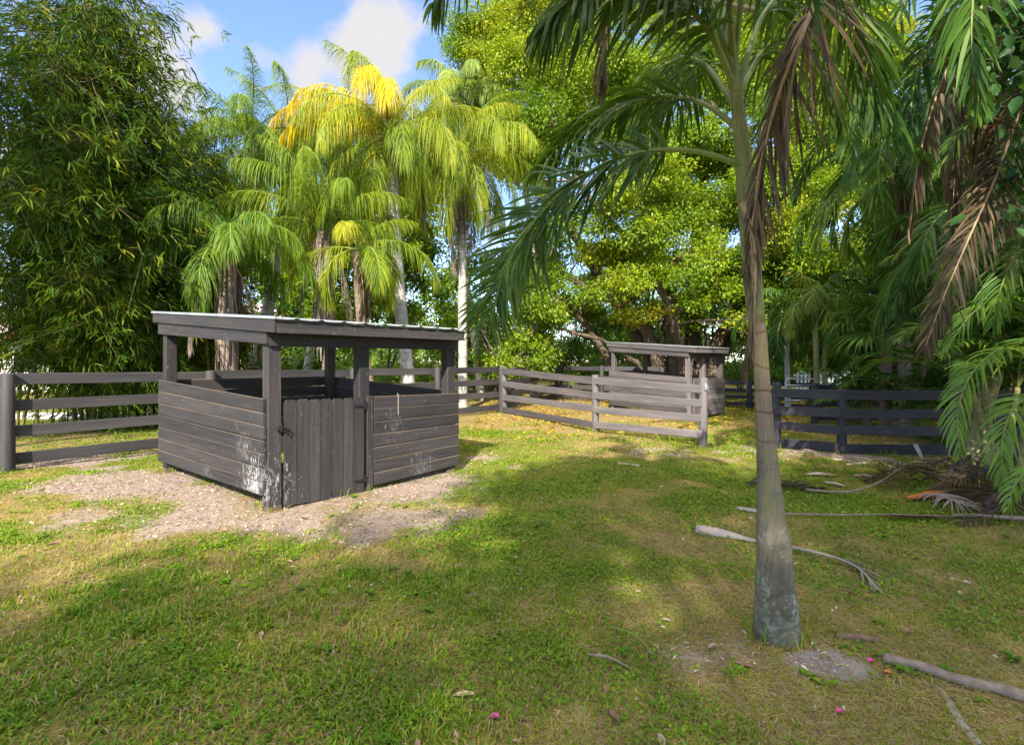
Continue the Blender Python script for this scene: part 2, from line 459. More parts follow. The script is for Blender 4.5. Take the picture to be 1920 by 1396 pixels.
M['near_leaf'] = leaf_mat('near_leaf', [(0, (0.045, 0.100, 0.018)), (0.55, (0.085, 0.155, 0.020)), (0.9, (0.17, 0.22, 0.025)), (1, (0.26, 0.27, 0.03))], 0.34, 0.42, 0.28)
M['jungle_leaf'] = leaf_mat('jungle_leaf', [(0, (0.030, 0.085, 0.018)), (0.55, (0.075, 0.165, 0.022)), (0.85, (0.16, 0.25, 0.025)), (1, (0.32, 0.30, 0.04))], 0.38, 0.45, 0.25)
M['areca_leaf'] = leaf_mat('areca_leaf', [(0, (0.075, 0.175, 0.02)), (0.6, (0.16, 0.29, 0.025)), (1, (0.27, 0.37, 0.035))], 0.4, 0.4, 0.4)
M['ficus_leaf'] = leaf_mat('ficus_leaf', [(0, (0.06, 0.14, 0.010)), (0.5, (0.16, 0.27, 0.012)), (0.85, (0.27, 0.36, 0.013)), (1, (0.38, 0.38, 0.02))], 0.4, 0.4, 0.35)
M['bamboo_leaf'] = leaf_mat('bamboo_leaf', [(0, (0.022, 0.062, 0.008)), (0.5, (0.065, 0.125, 0.010)), (0.9, (0.18, 0.23, 0.012)), (1, (0.24, 0.22, 0.02))], 0.34, 0.5, 0.12)
M['shade_leaf'] = leaf_mat('shade_leaf', [(0, (0.03, 0.07, 0.02)), (1, (0.07, 0.12, 0.03))], 0.3)
M['vine_leaf'] = leaf_mat('vine_leaf', [(0, (0.022, 0.075, 0.020)), (0.8, (0.055, 0.13, 0.028)), (1, (0.20, 0.22, 0.03))], 0.34)
M['rust_sprig'] = leaf_mat('rust_sprig', [(0, (0.13, 0.05, 0.022)), (1, (0.28, 0.11, 0.05))], 0.25)
M['woods_leaf'] = leaf_mat('woods_leaf', [(0, (0.05, 0.13, 0.02)), (0.6, (0.12, 0.24, 0.02)), (1, (0.25, 0.30, 0.03))], 0.4)
M['grass_blade'] = leaf_mat('grass_blade', [(0, (0.075, 0.19, 0.010)), (0.36, (0.19, 0.31, 0.012)), (0.62, (0.38, 0.36, 0.028)), (0.80, (0.34, 0.25, 0.09)), (1, (0.46, 0.35, 0.19))], 0.3, 0.55, 0.2)
M['litter_flake'] = leaf_mat('litter_flake', [(0, (0.16, 0.09, 0.055)), (0.45, (0.38, 0.25, 0.15)), (0.8, (0.58, 0.44, 0.32)), (1, (0.68, 0.58, 0.48))], 0.1, 0.8, 0.1, tcol=(1, 1, 1))
M['gold_leaf'] = leaf_mat('gold_leaf', [(0, (0.30, 0.16, 0.02)), (0.6, (0.52, 0.34, 0.02)), (1, (0.60, 0.46, 0.05))], 0.2, 0.6, 0.2, tcol=(1, 1, 0.6))

# ------------------------------------------------------------------ ground
EU1 = unit(R1 - C1); EV1 = unit(L1 - C1)
def dirtmask(x, y):
    """bare ground round the shelter and along the fence, 0..1"""
    n = fbm(x * 0.9 + 5, y * 0.9 + 9, 4) - 0.5
    nf = fbm(x * 3.1 + 50, y * 3.1 + 9, 3) - 0.5
    def blob(cx, cy, rx, ry, rot=0.0):
        dx = x - cx; dy = y - cy; c, s = math.cos(rot), math.sin(rot)
        return 1.15 - np.sqrt(((c * dx + s * dy) / rx) ** 2 + ((-s * dx + c * dy) / ry) ** 2)
    d = blob(-2.5, 4.95, 2.2, 0.72, 0.12)
    d = np.maximum(d, blob(-4.6, 6.4, 2.8, 0.8, -0.55))
    d = np.maximum(d, blob(-2.6, 6.9, 2.2, 2.0))
    d = np.maximum(d, blob(-1.1, 6.2, 1.1, 0.7, 0.8))
    d = np.maximum(d, blob(-7.2, 7.6, 2.6, 0.7, 0.88))
    d = np.maximum(d, blob(1.6, 2.60, 0.22, 0.11, -0.2) * 1.0)
    d = np.maximum(d, blob(0.85, 2.75, 0.5, 0.2, 0.0) * 0.55)
    d = np.maximum(d, blob(5.5, 8.2, 3.4, 1.1, -0.1) * 0.6)
    return np.clip(d + n * 1.9 + nf * 1.5 - 0.08, 0, 1)
def drymask(x, y):
    n = fbm(x * 0.55 + 90, y * 0.55 + 40, 4)
    nf = fbm(x * 2.3 + 20, y * 2.3 + 70, 3)
    d = 0.6 * n + 0.4 * nf
    far = np.clip((y - 8) / 5, 0, 1) * np.clip(1 - np.abs(x - 1.5) / 6, 0, 1) * 0.26
    right = np.clip((x - 0.3) / 1.5, 0, 1) * np.clip(1 - (y - 2) / 4, 0, 1) * 0.10
    worn = 0.16 * np.exp(-((x - 1.0) ** 2 / 0.9 + (y - 2.9) ** 2 / 0.7))
    return np.clip((d + far + right + worn - 0.455) / 0.15, 0, 1)
def gz(x, y):
    near = np.exp(-((x) ** 2 + (y - 6) ** 2) / 300.0)
    return (fbm(x * 0.5 + 3, y * 0.5, 3) - 0.5) * 0.07 * near + (fbm(x * 2.7, y * 2.7 + 8, 2) - 0.5) * 0.02 * near

def spaced(lo, hi, step, far):
    a = list(np.arange(lo, hi + 1e-6, step)); s = step
    x = a[-1]
    while x < far: s *= 1.35; x += s; a.append(x)
    x = a[0]; s = step; b = []
    while x > -far: s *= 1.35; x -= s; b.append(x)
    return np.array(b[::-1] + a)
xs = spaced(-9, 9, 0.09, 600); ys = spaced(1.2, 14, 0.09, 600)
gx, gy = np.meshgrid(xs, ys, indexing='ij')
nx, ny = gx.shape
gv = np.stack([gx, gy, gz(gx, gy)], -1).reshape(-1, 3)
i, j = np.meshgrid(np.arange(nx - 1), np.arange(ny - 1), indexing='ij'); i = i.ravel(); j = j.ravel()
gm = MB(); gm.add(gv, np.stack([i * ny + j, (i + 1) * ny + j, (i + 1) * ny + j + 1, i * ny + j + 1], 1), 0, drymask(gx, gy).ravel(),
                  np.stack([dirtmask(gx, gy).ravel(), np.zeros(nx * ny), np.zeros(nx * ny)], 1))
m, nt, o = mat('lawn_soil')
p_ = pos(nt)
fine = noise(nt, p_, 38, 5, 0.7); fin2 = noise(nt, p_, 9, 4, 0.6); fin3 = noise(nt, p_, 130, 3, 0.7)
dry = math_(nt, 'ADD', attr(nt, 'tint'), mrange(nt, fin2, 0.3, 0.7, -0.35, 0.35))
green = ramp(nt, fine, [(0.3, (0.08, 0.095, 0.014)), (0.55, (0.17, 0.18, 0.025)), (0.75, (0.28, 0.25, 0.06))])
tan = ramp(nt, fine, [(0.3, (0.16, 0.10, 0.04)), (0.55, (0.32, 0.23, 0.09)), (0.75, (0.46, 0.35, 0.18))])
col = mix(nt, mrange(nt, dry, 0.25, 0.95), green, tan)
sepg = nd(nt, 'ShaderNodeSeparateXYZ'); nt.links.new(attr(nt, 'gc', 'Vector'), sepg.inputs[0])
dk = math_(nt, 'ADD', sepg.outputs['X'], mrange(nt, fine, 0.3, 0.7, -0.25, 0.25))
soil = ramp(nt, fin3, [(0.3, (0.15, 0.105, 0.078)), (0.5, (0.33, 0.255, 0.205)), (0.72, (0.54, 0.455, 0.395))])
soil = mix(nt, 1.0, soil, ramp(nt, fin2, [(0.3, (0.80, 0.76, 0.72)), (0.7, (1.1, 1.1, 1.12))]), 'MULTIPLY')
col = mix(nt, 1.0, col, ramp(nt, fin3, [(0.32, (0.55, 0.55, 0.55)), (0.68, (1.35, 1.35, 1.3))]), 'MULTIPLY')
col = mix(nt, mrange(nt, dk, 0.3, 0.75), col, soil)
# pale grey sand beside the palm foot
ds = nd(nt, 'ShaderNodeVectorMath', operation='DISTANCE'); nt.links.new(p_, ds.inputs[0]); ds.inputs[1].default_value = (1.62, 2.62, 0)
sk = math_(nt, 'ADD', mrange(nt, ds.outputs['Value'], 0.25, 0.02), mrange(nt, fin2, 0.3, 0.7, -0.5, 0.5))
col = mix(nt, mrange(nt, sk, 0.2, 0.9, 0.0, 0.8), col, ramp(nt, fin3, [(0.3, (0.18, 0.16, 0.135)), (0.7, (0.42, 0.38, 0.33))]))
princ(nt, o, col, 0.95, 0.1, bump=math_(nt, 'ADD', fine, fin3), bstr=0.6, bdist=0.02)
ground = gm.build('ground', m, smooth=True); tag(ground, kind='structure')

# concrete path beyond the left fence
pm = MB()
px_ = np.linspace(-40, -5.5, 30)
yy = 14.2 + 0.03 * (px_ + 12)
pv = np.concatenate([np.stack([px_, yy - 0.55, np.full(30, 0.06)], 1), np.stack([px_, yy + 0.55, np.full(30, 0.06)], 1), np.stack([px_, yy - 0.55, np.full(30, -0.05)], 1)])
pm.add(pv, [(k, k + 1, 30 + k + 1, 30 + k) for k in range(29)] + [(60 + k, 60 + k + 1, k + 1, k) for k in range(29)])
tag(pm.build('path', M['concrete']), kind='structure')

# ------------------------------------------------------------------ grass and litter
def blades(n, x, y, h, w, tint, lean):
    az = rng.random(n) * 2 * PI; z = gz(x, y) - 0.004
    d = np.stack([np.cos(az), np.sin(az), np.zeros(n)], 1); s = np.stack([-np.sin(az), np.cos(az), np.zeros(n)], 1)
    b = np.stack([x, y, z], 1)
    h = h[:, None]; w = w[:, None]; ln = lean[:, None]
    m1 = b + d * h * ln * 0.35 + Zv * h * (0.62 - 0.15 * ln); m2 = b + d * h * ln * 1.05 + Zv * h * (1 - 0.45 * ln)
    v = np.stack([b - s * w / 2, b + s * w / 2, m1 + s * w * 0.42, m1 - s * w * 0.42, m2], 1)
    return v.reshape(-1, 3), np.repeat(tint, 5)
grass = MB()
def scatter(y0, y1, dens, hmul, wmul, xmin=-1e9, xmax=1e9):
    area = (y1 * y1 - y0 * y0) * 1.06
    n = int(area * dens)
    y = np.sqrt(rng.random(n) * (y1 * y1 - y0 * y0) + y0 * y0)
    x = (rng.random(n) * 2 - 1) * y * 1.06
    k = (x > xmin) & (x < xmax); x = x[k]; y = y[k]
    d = dirtmask(x, y); dr = drymask(x, y)
    cl = fbm(x * 6 + 3, y * 6 + 1, 2)
    keep = rng.random(len(x)) < np.clip(1.05 - d * 1.5, 0.02, 1) * np.clip(0.35 + 1.5 * (cl - 0.3), 0.12, 1) * (1 - 0.62 * dr)
    x = x[keep]; y = y[keep]; dr = dr[keep]; cl = cl[keep]
    n = len(x)
    lush = np.clip((0.9 - x) / 2.2, 0, 1) * np.clip((5.5 - y) / 2.0, 0.15, 1)          # long blades on the near left
    h = (0.020 + 0.018 * rng.random(n) + 0.038 * lush * rng.random(n)) * hmul * (0.6 + 0.8 * cl)
    w = (0.0028 + 0.0042 * rng.random(n)) * wmul * (0.8 + 0.5 * lush)
    t = np.clip(rng.normal(0.23, 0.16, n) + 0.38 * dr * rng.random(n) + 0.09 * np.clip(y - 7, 0, 4) / 4, 0, 0.70)
    t = np.where(rng.random(n) < 0.08 + 0.30 * dr, 0.72 + 0.28 * rng.random(n), t)
    ln = np.clip(0.25 + 0.75 * rng.random(n), 0, 1)
    v, tt = blades(n, x, y, h, w, t, ln)
    b = np.arange(n)[:, None] * 5
    grass.add(v, b + np.array([[0, 1, 2, 3]]), 0, tt)
    grass.f.append((b + np.array([[3, 2, 4]]) + grass.n - len(v), 0))
scatter(1.9, 3.2, 8500, 1.05, 1.2)
scatter(3.2, 5.0, 4600, 1.0, 1.35)
scatter(5.0, 8.0, 1500, 1.15, 1.9)
scatter(8.0, 13.0, 620, 1.15, 2.6)
scatter(13.0, 24.0, 110, 1.5, 5.0)
# low round-leaved weeds
def weeds(y0, y1, dens, sz):
    n = int((y1 * y1 - y0 * y0) * 1.06 * dens)
    y = np.sqrt(rng.random(n) * (y1 * y1 - y0 * y0) + y0 * y0); x = (rng.random(n) * 2 - 1) * y * 1.06
    cl = fbm(x * 1.6 + 31, y * 1.6 + 77, 3); d = dirtmask(x, y)
    keep = (rng.random(n) < np.clip((cl - 0.44) * 5, 0, 1) * np.clip(1.1 - d, 0.05, 1)); x = x[keep]; y = y[keep]; n = len(x)
    c = np.stack([x, y, gz(x, y) + 0.006 + 0.02 * rng.random(n)], 1)
    az = rng.random(n) * 2 * PI; ti = rng.normal(0, 0.45, n)
    u = np.stack([np.cos(az), np.sin(az), ti], 1); w = np.stack([-np.sin(az), np.cos(az), rng.normal(0, 0.35, n)], 1)
    s = (sz * (0.6 + 0.8 * rng.random(n)))[:, None]
    v = np.stack([c - u * s, c + w * s * 0.7, c + u * s, c - w * s * 0.7], 1).reshape(-1, 3)
    grass.add(v, np.arange(n)[:, None] * 4 + np.arange(4)[None], 0, np.repeat(np.clip(rng.normal(0.22, 0.14, n), 0, 0.7), 4))
weeds(1.9, 4.0, 4200, 0.009); weeds(4.0, 8.0, 1900, 0.012); weeds(8, 13, 500, 0.018)
# broad-leaved rosettes among the blades
n = 420; yy_ = np.sqrt(rng.random(n) * (49 - 3.8) + 3.8); xx_ = (rng.random(n) * 2 - 1) * yy_ * 1.05
kk = (fbm(xx_ * 0.9 + 11, yy_ * 0.9 + 3, 3) > 0.46) & (dirtmask(xx_, yy_) < 0.6)
for x0, y0 in zip(xx_[kk], yy_[kk]):
    m_ = 7 + int(rng.random() * 8); a_ = rng.random(m_) * 2 * PI; L_ = 0.022 + 0.035 * rng.random(m_)
    c = np.stack([np.full(m_, x0) + rng.normal(0, 0.01, m_), np.full(m_, y0) + rng.normal(0, 0.01, m_), np.full(m_, float(gz(np.array(x0), np.array(y0))) + 0.008)], 1)
    d = np.stack([np.cos(a_), np.sin(a_), 0.25 + 0.5 * rng.random(m_)], 1); s = np.stack([-np.sin(a_), np.cos(a_), np.zeros(m_)], 1)
    L_ = L_[:, None]
    v = np.stack([c, c + d * L_ * 0.5 + s * L_ * 0.28, c + d * L_ - Zv * L_ * 0.2, c + d * L_ * 0.5 - s * L_ * 0.28], 1)
    grass.add(v.reshape(-1, 3), np.arange(m_)[:, None] * 4 + np.arange(4)[None], 0, np.repeat(np.clip(rng.normal(0.16, 0.1, m_), 0, 0.6), 4))
# flat-lying dry thatch between the blades
def thatch(y0, y1, dens, ln):
    n = int((y1 * y1 - y0 * y0) * 1.06 * dens)
    y = np.sqrt(rng.random(n) * (y1 * y1 - y0 * y0) + y0 * y0); x = (rng.random(n) * 2 - 1) * y * 1.06
    k = rng.random(n) < np.clip(0.25 + 0.75 * drymask(x, y), 0, 1) * np.clip(1.1 - 0.8 * dirtmask(x, y), 0.1, 1); x = x[k]; y = y[k]; n = len(x)
    c = np.stack([x, y, gz(x, y) + 0.003 + 0.012 * rng.random(n)], 1); az = rng.random(n) * 2 * PI
    u = np.stack([np.cos(az), np.sin(az), rng.normal(0, 0.15, n)], 1) * (ln * (0.5 + rng.random(n)))[:, None]
    w = np.stack([-np.sin(az), np.cos(az), rng.normal(0, 0.3, n)], 1) * (0.0016 * (ln / 0.02) ** 0.7)
    b_ = u * 0.12 + w * 3 * rng.normal(0, 1, (n, 1))
    v = np.stack([c - u - w, c - u + w, c + b_ + w, c + b_ - w, c + u], 1).reshape(-1, 3)
    i5 = np.arange(n)[:, None] * 5
    t_ = np.where(rng.random(n) < 0.7, 0.66 + 0.34 * rng.random(n), 0.3 + 0.3 * rng.random(n))
    grass.add(v, i5 + np.array([[0, 1, 2, 3]]), 0, np.repeat(t_, 5)); grass.f.append((i5 + np.array([[3, 2, 4]]) + grass.n - len(v), 0))
thatch(1.9, 3.4, 4600, 0.017); thatch(3.4, 6.0, 1700, 0.022); thatch(6.0, 11.0, 350, 0.03)
_tp = [G(14, 884) + (G(940, 773) - G(14, 884)) * t for t in (0, 0.245, 0.52, 0.76, 1.0)] + [C1, L1, R1, C1 + EU1 * 1.05, G(1117, 808), G(1318, 835), G(1456, 838), G(1578, 850), G(1458, 1192), G(1180, 815), G(1250, 826), G(1030, 790), G(660, 918), G(628, 930), G(1660, 856)]
for p0_ in _tp:
    n = 46; a_ = rng.random(n) * 2 * PI; r_ = 0.07 + 0.13 * rng.random(n) ** 1.5
    if abs(p0_[1] - 2.87) < 0.05: r_ = 0.14 + 0.05 * rng.random(n)
    v, tt = blades(n, p0_[0] + np.cos(a_) * r_, p0_[1] + np.sin(a_) * r_, 0.05 + 0.12 * rng.random(n), np.full(n, 0.006 if p0_[1] < 9 else 0.011), np.clip(rng.normal(0.35, 0.2, n), 0, 1), 0.3 + 0.7 * rng.random(n))
    b = np.arange(n)[:, None] * 5; grass.add(v, b + np.array([[0, 1, 2, 3]]), 0, tt); grass.f.append((b + np.array([[3, 2, 4]]) + grass.n - len(v), 0))
tag(grass.build('grass', M['grass_blade']), 'short patchy lawn grass with dry tan blades and low weeds', 'grass', kind='stuff')

def flakes(x, y, sz, tint, asp=0.45, lift=0.012):
    n = len(x)
    c = np.stack([x, y, gz(x, y) + 0.004 + lift * rng.random(n)], 1)
    az = rng.random(n) * 2 * PI
    u = np.stack([np.cos(az), np.sin(az), rng.normal(0, 0.22, n)], 1); w = np.stack([-np.sin(az), np.cos(az), rng.normal(0, 0.3, n)], 1)
    s = sz[:, None]
    v = np.stack([c - u * s, c - u * s * 0.2 + w * s * asp + Zv * s * 0.25, c + u * s, c - u * s * 0.1 - w * s * asp + Zv * s * 0.18], 1)
    return v.reshape(-1, 3), np.arange(n)[:, None] * 4 + np.arange(4)[None], np.repeat(tint, 4)
lit = MB()
n = 60000; y = 2.0 + rng.random(n) * 9; x = (rng.random(n) * 2 - 1) * y * 1.06
k = rng.random(n) < np.clip(dirtmask(x, y) * 1.3 - 0.05, 0.05, 1) * np.clip(y / 6, 0.25, 1); x = x[k]; y = y[k]
v, f, t = flakes(x, y, 0.009 + 0.018 * rng.random(len(x)) ** 2, rng.random(len(x)), 0.32)
lit.add(v, f, 0, t)
n = 2600; y = np.sqrt(rng.random(n) * 90 + 3.6); x = (rng.random(n) * 2 - 1) * y * 1.06
v, f, t = flakes(x, y, 0.010 + 0.022 * rng.random(n) ** 2, rng.random(n) * 0.7, 0.35)
lit.add(v, f, 0, t)
tag(lit.build('leaf_litter', M['litter_flake']), 'tan bark chips and shredded leaf litter over bare soil by the shelter', 'litter', kind='stuff')
lit = MB()
n = 16000; y = 9.5 + rng.random(n) * 13; x = -1 + rng.random(n) * 14
k = (rng.random(n) < np.clip((fbm(x * 0.8, y * 0.8) - 0.3) * 3, 0, 1) * np.clip((y - 8.5 - 0.15 * np.abs(x - 4)) / 3.5, 0.05, 1)); x = x[k]; y = y[k]
v, f, t = flakes(x, y, 0.03 + 0.03 * rng.random(len(x)), rng.random(len(x)), 0.5)
lit.add(v, f, 0, t)
tag(lit.build('fallen_leaves', M['gold_leaf']), 'carpet of golden fallen leaves on the ground round the distant shelter', 'leaves', kind='stuff')

# ------------------------------------------------------------------ animal shelters
def shelter(label, C, Rr, Ll, s, wood, gname, raw=True):
    """open-sided board pen under a sloping tin roof; C, Rr, Ll = feet of the front, right and left posts"""
    lu = np.linalg.norm(Rr - C); lv = np.linalg.norm(Ll - C)
    eu = unit(Rr - C); ev = unit(Ll - C)
    fu = lu / 2.42; fv = lv / 2.99
    def Q(u, v, z): return C + eu * u + ev * v + Zv * (z * s)
    root = thing('animal_shelter', label, 'shelter', C + (Rr - C) / 2 + (Ll - C) / 2, gname)
    W = M[wood]; E = M['raw_wood'] if raw else W
    pw = 0.138 * s
    gw = 1.05 * fu                               # gate post position
    def rz(v): return 1.955 + (2.225 - 1.955) * (v / fv + 0.3) / 3.54
    for (u, v) in ((0, 0), (lu, 0), (0, lv), (lu, lv), (gw, 0)):
        mb = MB(); zt = rz(v) - 0.14
        beam(mb, Q(u, v, -0.12), Q(u, v, zt), pw, pw, eu, 0.008)
        beam(mb, Q(u, v, -0.10), Q(u, v, 0.055), pw + 0.003, pw + 0.003, eu, 0.004, mat=1)
        mb.build('post', [W, M['raw_wood']], root)
    def planks(A, Bp, n, ztA, zbA, ztB, zbB, out, th=0.032, wob=0.009):
        """n horizontal boards from A to Bp (functions of z), edges interpolated"""
        mb = MB()
        for k in range(n):
            a0 = ztA + (zbA - ztA) * k / n; a1 = ztA + (zbA - ztA) * (k + 1) / n
            b0 = ztB + (zbB - ztB) * k / n; b1 = ztB + (zbB - ztB) * (k + 1) / n
            g = 0.004 + 0.003 * random.random()
            j1, j2 = random.uniform(-wob, wob), random.uniform(-wob, wob)
            e1, e2 = random.uniform(-0.006, 0.006), random.uniform(-0.006, 0.006)
            d = unit(Bp(0) - A(0))
            beam(mb, A((a0 + a1) / 2) + out * (random.random() * 0.004) + Zv * j1 * 0.4 + d * e1, Bp((b0 + b1) / 2) + out * (random.random() * 0.004) + Zv * j2 * 0.4 + d * e2,
                 th, (a0 - a1 - g) * s, Zv, 0.005, h1=(b0 - b1 - g) * s, edge=1)
        return mb
    ov = pw / 2 + 0.02
    nl = -unit(eu - ev * np.dot(eu, ev)); nf = -unit(ev - eu * np.dot(eu, ev))
    # left wall (outside the left posts), front right panel, back wall, right wall
    planks(lambda z: Q(0, -0.035, z) + nl * ov, lambda z: Q(0, lv + 0.13, z) + nl * ov, 7, 1.165, 0.175, 1.285, 0.145, nl).build('board_wall', [W, E], root)
    planks(lambda z: Q(gw + 0.105 * fu, 0, z) + nf * ov, lambda z: Q(lu + 0.11, 0, z) + nf * ov, 7, 1.13, 0.06, 1.10, 0.10, nf).build('board_wall', [W, E], root)
    planks(lambda z: Q(-0.05, lv, z) - nf * ov, lambda z: Q(lu + 0.05, lv, z) - nf * ov, 7, 1.285, 0.14, 1.275, 0.12, -nf).build('board_wall', [W, E], root)
    planks(lambda z: Q(lu, -0.03, z) - nl * ov, lambda z: Q(lu, lv + 0.05, z) - nl * ov, 7, 1.12, 0.09, 1.275, 0.12, -nl).build('board_wall', [W, E], root)
    mb = MB(); beam(mb, Q(gw + 0.055 * fu, 0, -0.03) + nf * (ov + 0.004), Q(gw + 0.055 * fu, 0, 1.135) + nf * (ov + 0.004), 0.03, 0.085, eu, 0.005)
    mb.build('trim_board', W, root)
    # picket gate with dog-eared tops
    g0, g1 = pw / 2 + 0.012, gw - 0.028
    gate = MB(); npk = 7; wk = (g1 - g0) / npk
    for k in range(npk):
        a = g0 + wk * k + 0.003; b = g0 + wk * (k + 1) - 0.003; c = 0.022
        zt = 1.14 - 0.018 * k / npk + random.uniform(-0.006, 0.006); zb = 0.045 - 0.05 * k / npk
        off = random.random() * 0.003
        poly = [(a, zb), (b, zb), (b, zt - 0.032), (b - c, zt), (a + c, zt), (a, zt - 0.032)]
        rs = random.random() * 50
        V = [Q(u, 0, z) + nf * (ov + 0.012 + off) for u, z in poly] + [Q(u, 0, z) + nf * (ov - 0.012 + off) for u, z in poly]
        gc = [(z, u, rs) for u, z in poly] * 2
        gate.add(V, [(0, 1, 2, 3, 4, 5), (11, 10, 9, 8, 7, 6)], 0, rs / 50, gc)
        gate.f.append((np.array([(i, i + 6, (i + 1) % 6 + 6, (i + 1) % 6) for i in range(6)]) + gate.n - 12, 0))
    for z in (0.25, 0.95):
        beam(gate, Q(g0 + 0.02, 0, z) + nf * (ov - 0.032), Q(g1 - 0.02, 0, z) + nf * (ov - 0.032), 0.034, 0.09 * s, Zv)
    go = gate.build('gate', W, root)
    for z in (1.03, 0.16):
        hb = MB(); pc = lambda u, zz: Q(u, 0, zz) + nf * (ov + 0.022)
        V = [pc(g1 + 0.01, z - 0.022), pc(g1 + 0.01, z + 0.022), pc(g1 - 0.13 * fu, z + 0.007), pc(g1 - 0.13 * fu, z - 0.007)]
        V += [q + nf * 0.006 for q in V]
        hb.add(V, [(0, 1, 2, 3), (7, 6, 5, 4), (0, 4, 5, 1), (1, 5, 6, 2), (2, 6, 7, 3), (3, 7, 4, 0)])
        tube(hb, [pc(g1 + 0.016, z - 0.05), pc(g1 + 0.016, z + 0.05)], 0.009, 8)
        beam(hb, pc(g1 + 0.045, z) , pc(g1 + 0.02, z), 0.006, 0.04 * s)
        hb.build('hinge', M['iron'], go)
    lb = MB(); pc = lambda u, zz, d=0.02: Q(u, 0, zz) + nf * (ov + d)
    beam(lb, pc(0.0, 0.86, 0.004), pc(0.07, 0.86, 0.016), 0.02, 0.05); tube(lb, [pc(0.03, 0.88, 0.03), pc(0.12, 0.84, 0.04), pc(0.15, 0.80, 0.03)], 0.008, 6)
    tube(lb, [pc(0.06, 0.84, 0.03), pc(0.10, 0.81, 0.045), pc(0.13, 0.77, 0.035)], 0.007, 6); tube(lb, [pc(0.045, 0.93, 0.02), pc(0.045, 0.82, 0.03)], 0.008, 6)
    lb.build('latch', M['iron'], go)
    # headers under the roof
    def hdr(a, b, za, zb, out, name='header_beam'):
        mb = MB(); beam(mb, Q(*a, za) + out, Q(*b, zb) + out, 0.036, 0.155 * s, Zv, 0.005); mb.build(name, W, root)
    hdr((0, -pw * 0.72), (0, lv + 0.14), rz(0) - 0.185, rz(lv) - 0.205, nl * (pw / 2 + 0.019))
    hdr((lu, -pw * 0.72), (lu, lv + 0.14), rz(0) - 0.185, rz(lv) - 0.205, -nl * (pw / 2 + 0.019))
    hdr((-pw * 0.5 + 0.002, 0), (lu + pw * 0.5 - 0.002, 0), 1.775, 1.775, nf * (pw / 2 + 0.019))
    hdr((-pw * 0.5 + 0.002, lv), (lu + pw * 0.5 - 0.002, lv), rz(lv) - 0.19, rz(lv) - 0.19, -nf * (pw / 2 + 0.019))
    u0, u1, v0, v1 = -0.115, lu + 0.01, -0.30, lv + 0.25
    for k in range(5):
        u = 0.15 + (lu - 0.3) * k / 4
        mb = MB(); beam(mb, Q(u, v0 + 0.04, rz(v0) - 0.06), Q(u, v1 - 0.04, rz(v1) - 0.06), 0.038, 0.085 * s, Zv, 0.004); mb.build('rafter', W, root)
    # fascia boards
    def fas(a, b, za, zb, hh):
        mb = MB(); beam(mb, Q(*a, za - hh / 2), Q(*b, zb - hh / 2), 0.034, hh * s, Zv, 0.005); mb.build('fascia', W, root)
    fas((u0, v0 - 0.017), (u0, v1 + 0.017), rz(v0) - 0.004, rz(v1) - 0.004, 0.128)
    fas((u1 - 0.02, v0 + 0.019), (u1 - 0.02, v1 - 0.019), rz(v0) - 0.004, rz(v1) - 0.004, 0.128)
    fas((u0 + 0.019, v0), (u1 - 0.004, v0), rz(v0) - 0.006, rz(v0) - 0.006, 0.128)
    fas((u0 + 0.019, v1), (u1 - 0.004, v1), rz(v1) - 0.006, rz(v1) - 0.006, 0.128)
    # ribbed tin sheet, ribs running down the slope
    rb = MB(); prof = []; pitch = 0.262 * fu
    u = u0 - 0.02
    while u < u1 + 0.03:
        for du, dz in ((0, 0.004), (pitch * 0.40, 0.000), (pitch * 0.72, 0.006), (pitch * 0.80, 0.017), (pitch * 0.90, 0.017), (pitch * 0.97, 0.006)):
            if u + du < u1 + 0.035: prof.append((u + du, dz))
        u += pitch
    nP = len(prof); V = []
    for vv, extra in ((v0 - 0.045, -0.002), (v0 + 0.3, 0), (v1 * 0.5, 0), (v1 + 0.04, 0)):
        for uu, dz in prof: V.append(Q(uu, vv, rz(vv) + 0.012 + dz + extra))
    V2 = [q - Zv * 0.006 for q in V]
    fq = [(r * nP + k, r * nP + k + 1, (r + 1) * nP + k + 1, (r + 1) * nP + k) for r in range(3) for k in range(nP - 1)]
    rb.add(V, fq); rb.add(V2, [q[::-1] for q in fq])
    nv = len(V)
    rb.f.append((np.array([(k, nv + k, nv + k + 1, k + 1) for k in range(nP - 1)]), 0))
    rs_ = rb.build('roof_sheet', M['tin'], root)
    tr = MB(); beam(tr, Q(u0 - 0.022, v0 - 0.045, rz(v0) + 0.014), Q(u0 - 0.022, v1 + 0.04, rz(v1) + 0.014), 0.014, 0.030, Zv, 0.003)
    tr.build('edge_trim', M['tin'], rs_)
    return root, Q, nf, ov, gw
root1, Q1, nf1, ov1, gw1 = shelter('larger near black board shelter with a picket gate, on bare soil in the sun', C1, R1, L1, 1.0, 'black_wood', 'open-sided board animal shelters')
C2 = np.array((4.60, 13.35, 0.0)); L2 = np.array((3.25, 16.3, 0.0)); R2 = np.array((5.90, 14.55, 0.0))
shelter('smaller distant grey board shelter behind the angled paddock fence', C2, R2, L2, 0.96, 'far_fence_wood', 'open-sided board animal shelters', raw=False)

# chain hung over the front panel
ch = MB()
for k in range(15):
    c = Q1(1.50, 0, 1.135 - 0.0175 * k) + nf1 * (ov1 + 0.026 if k else ov1 + 0.010)
    a = np.linspace(0, 2 * PI, 9)[:-1]
    ax = (EU1 if k % 2 else nf1)
    ring = [c + ax * 0.007 * math.cos(t) + Zv * 0.0135 * math.sin(t) for t in a]; ring.append(ring[0])
    tube(ch, ring, 0.0024, 5, cap=False)
tag(ch.build('chain', M['grey_sheath'], loc=Q1(1.5, 0, 1.1)), 'short rusty steel chain hanging over the top of the near shelter panel', 'chain')

